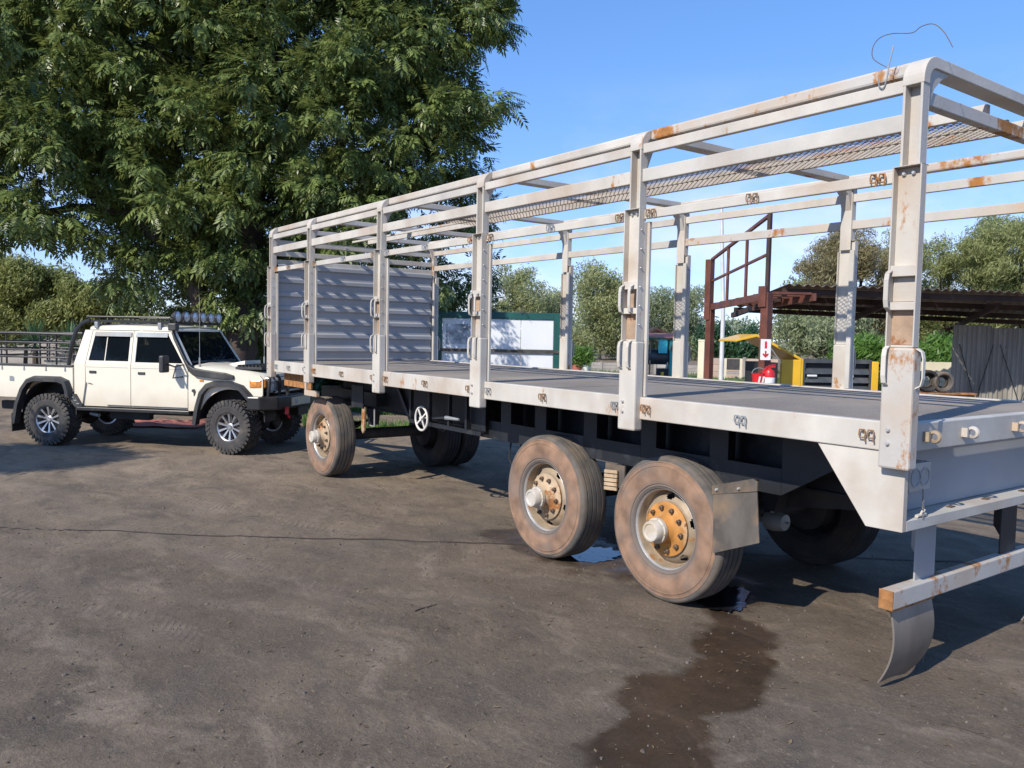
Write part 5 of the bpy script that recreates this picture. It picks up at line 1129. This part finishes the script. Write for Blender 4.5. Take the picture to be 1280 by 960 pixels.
# gate in the pink wall
g = gat(908, 40); GT = thing('yard_gate', 'small dark gate with pale posts in front of the pinkish wall', 'gate', g, face_cam(g))
for x in (0, .75): MB().box(x-.05, x+.05, -.05, .05, 0, 1.0).build('post', M['cream'], GT)
MB().box(.06, .69, -.02, .02, .45, .98).build('gate_panel', M['dark_rail'], GT); MB().box(.06, .69, -.02, .02, .25, .32).build('rail', M['galv'], GT)
# pots by the gum trees
for u, lb_, mm in ((722, 'orange tub with a green plant by the low grey wall', 'redroof'), (733, 'white tub with tall green plant by the low grey wall', 'white')):
    g = gat(u, 42); o = thing('planter', lb_, 'planter', g, world=True)
    MB().lathe([(0.0, 0), (.20, 0), (.28, .5), (.24, .5), (.22, .42), (0, .42)], g, 16, 'z').build('pot', M[mm], o, smooth=True)
    foliage('plant', [((g.x, g.y, .95), (.25, .25, .45))], M['leaf_bright'], o, 14, 12, .18, CTF, rngt)
# teal machine under a red sheet
g = gat(818, 27); TM = thing('teal_machine', 'teal framed pumping machine with grey tank under a red sheet', 'machine', g, face_cam(g))
zz = lambda v: at(818, v, 27).z
MB().box(-.55, -.47, -.4, -.32, 0, zz(422)).box(.45, .60, -.4, -.3, 0, zz(422)).box(-.55, -.47, .4, .48, 0, zz(422)).box(.5, .58, .4, .48, 0, zz(422)).box(-.55, .9, -.4, .48, zz(424), zz(421)).build('frame', M['teal'], TM)
MB().add([(-.62, -.5, zz(421)), (.95, -.5, zz(421)), (.95, .6, zz(416)), (-.62, .6, zz(416)), (-.62, -.5, zz(422.5)), (.95, -.5, zz(422.5)), (.95, .6, zz(417.5)), (-.62, .6, zz(417.5))], [(0,1,2,3),(7,6,5,4),(0,4,5,1),(1,5,6,2),(2,6,7,3),(3,7,4,0)]).build('roof_sheet', M['redroof'], TM)
MB().box(.07, .36, -.42, -.40, zz(441), zz(424)).build('panel', M['cyan'], TM)
MB().lathe([(0, -.45), (.22, -.42), (.25, -.35), (.25, .75), (.22, .82), (0, .85)], (.1, 0, zz(446)), 20, 'x').build('tank', M['tank'], TM, smooth=True)
MB().lathe([(0, -.1), (.16, -.1), (.17, .0), (.14, .05), (0, .06)], (.62, -.3, zz(435)), 16, 'y').build('flywheel', M['hub_orange'], TM, smooth=True)
for x in (-.36, -.25, -.16): MB().tube([(x, -.2, 0), (x, -.2, zz(424))], .025, 8).build('pipe', M['hub_pale'], TM, smooth=True)
MB().box(.05, .4, -.5, -.2, 0, zz(460)).build('motor_base', M['engine'], TM); MB().box(.15, .25, -.53, -.5, .1, zz(464)).build('motor_cap', M['yellow'], TM)
MB().beam((.30, -.45, zz(464)), (.38, -.45, zz(452)), .06, .04).build('link', M['hub_cap'], TM)
# dark shed roof beyond the machine
g = gat(812, 40); o = thing('lean_to', 'small dark pitched lean-to roof behind the teal machine', 'shelter', g, face_cam(g)); h = at(812, 418, 40).z
MB().prism([(-1.0, h-.3), (0.2, h+.35), (1.3, h-.1), (1.3, h-.2), (0.2, h+.22), (-1.0, h-.4)], 'y', -.6, .6).build('roof', M['purlin'], o)
for x in (-.8, 1.0): MB().box(x-.05, x+.05, -.05, .05, 0, h-.15).build('post', M['purlin'], o)
# posts
g = gat(880, 30); h = at(881, 427, 30).z; o = thing('gate_post', 'square cream concrete post left of the brown steel column', 'post', g, world=True)
MB().box(g.x-.14, g.x+.14, g.y-.14, g.y+.14, 0, h).prism([(g.x-.17, h), (g.x+.17, h), (g.x+.12, h+.07), (g.x-.12, h+.07)], 'y', g.y-.15, g.y+.15).build('shaft', M['cream'], o, bevel=.01)
g = gat(857, 33); o = thing('bollard', 'red and white bollard beside the far trailer post', 'bollard', g, world=True)
hz = at(857, 460, 33).z
MB().lathe([(.09, 0), (.09, hz*.55), (.0, hz*.55)], g, 14, 'z').build('lower_band', M['white'], o, smooth=True); MB().lathe([(.092, hz*.551), (.092, hz*.95), (.06, hz), (0, hz)], g, 14, 'z').build('upper_band', M['red'], o, smooth=True)
g = gat(903, 34); o = thing('light_mast', 'tall thin pale mast behind the steel landing', 'mast', g, world=True)
MB().tube([g, g+Vector((0, 0, 3)), at(902, 256, 34)], [.10, .085, .06], 10).build('shaft', M['pole'], o, smooth=True); MB().box(g.x-.15, g.x+.15, g.y-.15, g.y+.15, 0, .05).build('foot', M['pole'], o)

# steel landing with handrail
c1, c2 = gat(887, 16.2), gat(957, 13.2)
SL = thing('steel_landing', 'red brown steel landing and sloping handrail beside the iron roof', 'landing', c2, world=True)
z1 = lambda v: at(887, v, 16.2).z
z2 = lambda v: at(957, v, 13.2).z
def V3(p, z): return Vector((p.x, p.y, z))
MB().box(c1.x-.065, c1.x+.065, c1.y-.065, c1.y+.065, 0, z1(384)).build('column', M['brown_steel'], SL, bevel=.006)
MB().box(c1.x-.09, c1.x+.04, c1.y-.09, c1.y+.04, z1(400), z1(325)).build('rail_post', M['brown_steel'], SL, bevel=.006)
MB().box(c2.x-.07, c2.x+.07, c2.y-.07, c2.y+.07, 0, z2(366)).build('column', M['brown_steel'], SL, bevel=.006)
MB().box(c2.x-.10, c2.x+.04, c2.y-.10, c2.y-.02, z2(384), z2(358)).build('joint_plate', M['brown_steel'], SL, bevel=.004)
MB().box(c2.x-.03, c2.x+.03, c2.y-.03, c2.y+.03, z2(366), z2(267)).build('rail_post', M['purlin'], SL, bevel=.004)
MB().beam(V3(c1, z1(384)), V3(c2, z2(370)), .06, .12).build('stringer', M['brown_steel'], SL)
MB().beam(V3(c1, z1(325)), V3(c2, z2(270)), .05, .05).build('handrail', M['brown_steel'], SL)
MB().beam(V3(c1, z1(352)), V3(c2, z2(318)), .04, .04).build('mid_rail', M['brown_steel'], SL)
for a in (.33, .66):
    q = c1.lerp(c2, a); MB().box(q.x-.02, q.x+.02, q.y-.02, q.y+.02, z1(384)*(1-a)+z2(370)*a, z1(325)*(1-a)+z2(270)*a).build('baluster', M['brown_steel'], SL)
nr = Vector((-(c2-c1).y, (c2-c1).x, 0)).normalized()
for a in np.linspace(.06, .95, 7):
    q = c1.lerp(c2, a); z = z1(384)*(1-a)+z2(370)*a+.06; q.z = z
    MB().beam(q+nr*.02, q+nr*.75, .22, .035).build('tread', M['brown_steel'], SL)
MB().beam(V3(c1+nr*.78, z1(384)), V3(c2+nr*.78, z2(370)), .06, .12).build('stringer', M['brown_steel'], SL)
# corrugated sheets helper
def corrugated(name, parent, A0, B0, A1, B1, pitch, amp, matl, per=6, th=.004, nrm=None, label=None):
    """sheet between edge A0-B0 and edge A1-B1, ribs running from A to B"""
    A0, B0, A1, B1 = map(Vector, (A0, B0, A1, B1)); n = max(2, int((A1-A0).length/pitch))*per
    nr_ = (A1-A0).cross(B0-A0).normalized() if nrm is None else Vector(nrm)
    vs = []; 
    for k in range(n+1):
        f = k/n; o_ = nr_*amp*math.sin(2*math.pi*k/per)
        vs += [A0.lerp(A1, f)+o_, B0.lerp(B1, f)+o_, B0.lerp(B1, f)+o_+nr_*th, A0.lerp(A1, f)+o_+nr_*th]
    fs = []
    for k in range(n): fs += [(4*k, 4*k+1, 4*k+5, 4*k+4), (4*k+3, 4*k+7, 4*k+6, 4*k+2), (4*k+1, 4*k+2, 4*k+6, 4*k+5), (4*k, 4*k+4, 4*k+7, 4*k+3)]
    return MB().add(vs, fs).build(name, matl, parent, smooth=True, label=label)
# open shed with iron roof
S0, S1 = at(984, 356, 14.0), at(1390, 369, 14.6); B0_, B1_ = at(916, 383, 17.6), at(1330, 402, 19.5)
SH = thing('open_shed', 'open sided shed with rusty corrugated iron roof', 'shed', (S0.x, S0.y, 0), world=True)
ns = 6
for k in range(ns):
    a, b = k/ns, (k+1)/ns-.001; lift = Vector((0, 0, .006*(k % 2)))
    corrugated('roof_sheet', SH, S0.lerp(S1, a)+lift, B0_.lerp(B1_, a)+lift, S0.lerp(S1, b)+lift, B0_.lerp(B1_, b)+lift, .155, .022, M['roof_iron'])
for f in (.06, .36, .68, .96):
    MB().beam(S0.lerp(B0_, f)-Vector((0, 0, .085)), S1.lerp(B1_, f)-Vector((0, 0, .085)), .06, .10).build('purlin', M['purlin'], SH)
for f in (.0, .33, .66, 1.0):
    MB().beam(S0.lerp(S1, f).lerp(B0_.lerp(B1_, f), .12)-Vector((0, 0, .19)), B0_.lerp(B1_, f)-Vector((0, 0, .19)), .07, .10).build('rafter', M['purlin'], SH)
    for e in ((S0.lerp(S1, f),) if f > .9 else ()) + ((B0_.lerp(B1_, f),) if f > .1 else ()):
        if 1: MB().box(e.x-.05, e.x+.05, e.y-.05, e.y+.05, 0, e.z-.13).build('post', M['brown_steel'], SH)
# old iron sheets leaning as a wall
q0, q1 = gat(1191, 16.4), gat(1330, 16.0); hh = at(1192, 408, 16.4).z
OI = thing('iron_sheet_screen', 'weathered grey corrugated iron sheets standing upright under the shed roof', 'screen', q0, world=True)
for k in range(3):
    a, b = k/3, (k+1)/3+.02; e = nr*0
    off = Vector((_F[0], _F[1], 0))*(.03*k)
    h_ = hh-.02*k+.03*(k == 0)
    corrugated('iron_sheet', OI, q0.lerp(q1, a)+off, V3(q0.lerp(q1, a), h_)+off, q0.lerp(q1, b)+off, V3(q0.lerp(q1, b), h_)+off, .085, .017, M['old_iron'])
toc = Vector((-_F[0], -_F[1], 0))*.06
for a, b in ((.05, .22), (.36, .22), (.42, .62), (.80, .62)):
    MB().tube([V3(q0.lerp(q1, a), hh-.35)+toc, V3(q0.lerp(q1, b), .75)+toc], .009, 6).build('tie_wire', M['black_rubber'], OI)
# coils on a rusty girder
a, b = gat(1146, 12.2), gat(1222, 12.2); zg = at(1180, 492, 12.2).z
GB = thing('rusty_girder', 'rusty steel girder on trestles in front of the iron sheets', 'girder', a, world=True)
MB().beam(V3(a, zg), V3(b, zg), .14, .025).beam(V3(a, zg-.10), V3(b, zg-.10), .012, .176).beam(V3(a, zg-.20), V3(b, zg-.20), .14, .025).build('beam', M['rust'], GB)
for f in (.1, .9): q = a.lerp(b, f); MB().box(q.x-.05, q.x+.05, q.y-.05, q.y+.05, 0, zg-.213).build('trestle', M['brown_steel'], GB)
for u, r_, lb_, mm in ((1161, .17, 'dark hose coil at the outer end of the rusty girder', 'tyre_dark'), (1180, .16, 'brown cable coil next to the iron sheets on the rusty girder', 'mudflap')):
    p = V3(gat(u, 12.2), zg+.0125+r_); o = thing('coil', lb_, 'coil', p-Vector((0, 0, r_)), rz=math.atan2(_R[1], _R[0]))
    for k in range(4): MB().tube([((r_-.03-.01*(k % 2))*math.cos(t_), -.06+.045*k, r_+(r_-.03-.01*(k % 2))*math.sin(t_)) for t_ in np.linspace(0, 2*math.pi, 28)[:-1]], .026, 8, closed=True).build('loop', M[mm], o, smooth=True)
    MB().tube([((r_*.52)*math.cos(t_), 0.02, r_+(r_*.52)*math.sin(t_)) for t_ in np.linspace(0, 2*math.pi, 20)[:-1]], .018, 6, closed=True).build('core', M['twig'], o, smooth=True)
# yellow generator with lifted hood
g0 = gat(976, 13.9); g1 = gat(1098, 14.0); d = g1-g0; LG = d.length; zt_ = at(1040, 449, 13.9).z
GN = thing('generator', 'yellow diesel generator with dark louvred panels and hood propped open', 'generator', g0, math.atan2(d.y, d.x))
MB().box(0.1, LG, 0, .95, .30, .40).box(.2, .3, 0.05, .9, 0, .299).box(LG-.3, LG-.2, .05, .9, 0, .299).build('skid', M['engine'], GN)
MB().box(.42, LG-.12, .06, .9, .401, zt_-.02).build('engine_block', M['engine'], GN)
for k, (x0, x1) in enumerate(((.40, 1.02), (1.04, LG-.10))):
    n_ = 8; zb_ = .45; st = (zt_-zb_)/n_
    fr = MB().box(x0, x0+.04, -.02, .0, zb_, zt_).box(x1-.04, x1, -.02, .0, zb_, zt_).box(x0+.041, x1-.041, -.02, 0, zt_-.07, zt_).box(x0+.041, x1-.041, -.02, 0, zb_, zb_+.03).build('louvre_frame', M['louvre'], GN)
    for j in range(n_-1): MB().add([(x0+.041, -.03, zb_+.035+st*j), (x1-.041, -.03, zb_+.035+st*j), (x1-.041, .02, zb_+.035+st*(j+.62)), (x0+.041, .02, zb_+.035+st*(j+.62)), (x0+.041, -.022, zb_+.035+st*j), (x1-.041, -.022, zb_+.035+st*j), (x1-.041, .028, zb_+.035+st*(j+.62)), (x0+.041, .028, zb_+.035+st*(j+.62))], [(0,1,2,3),(7,6,5,4),(0,4,5,1),(1,5,6,2),(2,6,7,3),(3,7,4,0)]).build('louvre_slat', M['louvre'], fr)
    MB().box(x0+.07, x0+.24, -.036, -.031, zt_-.30, zt_-.27).build('maker_plate', M['white'], fr)
MB().box(LG-.098, LG+.02, -.03, .95, .401, zt_-.03).build('end_panel', M['yellow'], GN, bevel=.01)
MB().box(.02, .36, -.04, -.005, .42, zt_-.02).build('open_door', M['yellow'], GN, bevel=.01, label='plain yellow door panel at the hood end')
MB().box(.361, .398, -.03, .9, .401, zt_-.005).build('end_panel', M['yellow'], GN)
hx = MB(); H0 = (.38, zt_); H1 = (-.42, zt_+.40); H2 = (-.78, zt_+.30)
hx.prism([H0, H1, H2, (H2[0], H2[1]-.035), (H1[0], H1[1]-.045), (H0[0], H0[1]-.045)], 'y', -.03, .92); hx.build('hood', M['yellow'], GN, bevel=.006)
MB().tube([(.20, .03, zt_-.3), (-.25, .03, zt_+.30)], .012, 6).build('hood_stay', M['galv'], GN)
for j in range(4): MB().box(-.25, .0, .1, .12, .5+.17*j, .62+.17*j).build('radiator_bar', M['engine'], GN)
MB().box(-.30, .02, .13, .85, .401, zt_-.08).build('radiator', M['engine'], GN)
# fire point on the column
sgn = at(957, 437, 13.0)
FS = thing('fire_sign', 'white fire extinguisher sign with red symbol and down arrow on brown column', 'sign', sgn, face_cam(sgn))
MB().box(-.082, .082, -.006, .0, -.165, .165).build('plate', M['white'], FS)
MB().box(-.018, .018, -.010, -.0065, .02, .115).prism([(-.018, .116), (.018, .116), (.006, .135), (-.006, .135)], 'y', -.010, -.0065).build('extinguisher_symbol', M['red'], FS)
MB().prism([(-.012, -.02), (.012, -.02), (.012, -.075), (.045, -.055), (.045, -.085), (0, -.13), (-.045, -.085), (-.045, -.055), (-.012, -.075)], 'y', -.010, -.0065).build('arrow', M['red'], FS)
p = at(961, 484, 12.9); FX = thing('fire_extinguisher', 'red fire extinguisher with white label hung on brown column', 'extinguisher', p, face_cam(p))
MB().lathe([(0, 0), (.075, 0), (.088, .02), (.09, .22), (.075, .26), (.03, .285), (.03, .30), (0, .30)], n=24, axis='z').build('cylinder', M['red'], FX, smooth=True)
MB().lathe([(.0905, .07), (.0912, .075), (.0912, .15), (.0905, .155)], n=24, axis='z').build('label_band', M['white'], FX, smooth=True)
MB().beam((-.06, 0, .315), (.09, 0, .325), .03, .02).beam((-.02, 0, .34), (.09, 0, .355), .025, .012).tube([(-.04, 0, .31), (-.10, 0, .25), (-.10, -.02, .1)], .012, 6).build('valve', M['red'], FX)
p = at(948, 486, 12.95); FB = thing('fire_bucket', 'red bucket with white stripes hung beside the fire extinguisher', 'bucket', p, face_cam(p))
MB().lathe([(0, 0), (.085, 0), (.11, .24), (.115, .245), (.104, .24), (.08, .02), (0, .02)], n=24, axis='z').build('pail', M['red'], FB, smooth=True)
for k in range(2): MB().add([(-.055+.06*k, -.092-.0*k, .02), (-.03+.06*k, -.094, .02), (.0+.06*k, -.113, .2), (-.03+.06*k, -.113, .2)], [(0, 1, 2, 3)]).build('stripe', M['white'], FB)
MB().tube([(.11*math.cos(a), 0, .24+.09*math.sin(a)) for a in np.linspace(0, math.pi, 12)], .006, 6).build('bail', M['galv'], FB, smooth=True)
# red ground sheet lying behind the pickup
mb = MB(); n = 14; V_ = []
gc = Vector((-14.9, 0.05, 0)); ax = Vector((.56, .83, 0)); ay = Vector((-.83, .56, 0))
for i in range(n):
    for j in range(n):
        q = gc+ax*((i/(n-1)-.5)*1.5)+ay*((j/(n-1)-.5)*1.3); V_.append((q.x+random.uniform(-.03, .03), q.y,   .02+.06*abs(vnoise(np.array([q.x*1.0+40]), np.array([q.y+40]), 3.2, 31)[0])+.03*random.random()*(j > 8)))
mb.add(V_, [(i*n+j, i*n+j+1, (i+1)*n+j+1, (i+1)*n+j) for i in range(n-1) for j in range(n-1)])
o = mb.build('tarpaulin', M['red_cloth'], smooth=True); tag(o, 'crumpled faded red tarpaulin lying on the ground behind the pickup', 'tarpaulin')
sol = o.modifiers.new('thick', 'SOLIDIFY'); sol.thickness = .01

# ------------------------------------------------------------------ litter on the ground
rl = random.Random(9)
def twig(x, y, ang, ln, label, bend=.12, r=.008):
    o = thing('twig', label, 'twig', (x, y, ground_z(x, y)), world=True, group=None)
    pts = []; d = Vector((math.cos(ang), math.sin(ang), 0)); s = Vector((-d.y, d.x, 0))
    for k in range(7): f = k/6; q = Vector((x, y, 0))+d*(ln*(f-.5))+s*(bend*ln*math.sin(f*4.2)*.5); q.z = ground_z(q.x, q.y)+r*1.1; pts.append(q)
    MB().tube(pts, [r*(1.0-.5*k/6) for k in range(7)], 6).build('stem', M['twig'], o, smooth=True)
    m_ = pts[4]; q = m_+d*(ln*.16)+s*(ln*.10); q.z = ground_z(q.x, q.y)+r
    MB().tube([m_, q], [r*.6, r*.3], 5).build('side_shoot', M['twig'], o, smooth=True)
twig(-0.86, -3.05, R(66), .34, 'dark crooked stick lying alone on the bare ground', .16, .009)
twig(-2.6, -1.25, R(100), .20, 'thin pale stick on the slab short of the mid wheel', .02, .005)
twig(0.38, 0.10, R(15), .22, 'small forked twig near the hanging mud flap', .1, .005)
mb = MB()
def pebble(mb, x, y, r):
    z = ground_z(x, y); vs = []
    for k in range(5): a = 2*math.pi*k/5+rl.random(); vs.append((x+r*math.cos(a)*rl.uniform(.7, 1.2), y+r*math.sin(a)*rl.uniform(.7, 1.2), z-.002))
    for k in range(5): a = 2*math.pi*k/5+rl.random(); vs.append((x+.6*r*math.cos(a), y+.6*r*math.sin(a), z+r*rl.uniform(.5, .9)))
    mb.add(vs, [(k, (k+1) % 5, 5+(k+1) % 5, 5+k) for k in range(5)]+[(5, 6, 7, 8, 9)])
for i in range(5200):
    x = rl.uniform(-9, 2.0); y = rl.uniform(-4.2, 3.2); pebble(mb, x, y, rl.choice((.003, .004, .005, .006, .008))*rl.uniform(.7, 1.3))
for i in range(160): pebble(mb, rl.uniform(-8, 1.8), rl.uniform(-4.2, 1), rl.uniform(.008, .017))
o = mb.build('gravel', M['stone']); stuff(o); tag(o, 'loose grit and small stones scattered over the yard', 'gravel')
n = 2600; px = rngt.uniform(-10, 2, n); py = rngt.uniform(-4.2, 2, n); pz = np.array([ground_z(a, b) for a, b in zip(px, py)])+.006
a = rngt.uniform(0, 6.28, n); ln = rngt.uniform(.012, .05, n); wd_ = ln*rngt.uniform(.12, .4, n); d = np.stack([np.cos(a), np.sin(a), rngt.uniform(-.1, .3, n)], -1)*ln[:, None]; s = np.stack([-np.sin(a), np.cos(a), 0*a], -1)*wd_[:, None]; c = np.stack([px, py, pz], -1)
V = np.stack([c-d*.5, c+s*.5, c+d*.5, c-s*.5], 1).reshape(-1, 3)
o = link('leaf_litter', npmesh('leaf_litter', V, 4, M['litter'])); stuff(o); tag(o, 'dry leaf flakes and chips scattered on the ground', 'leaf litter')
for o in WORLD_ROOTS:
    if '_w' in o: del o['_w']
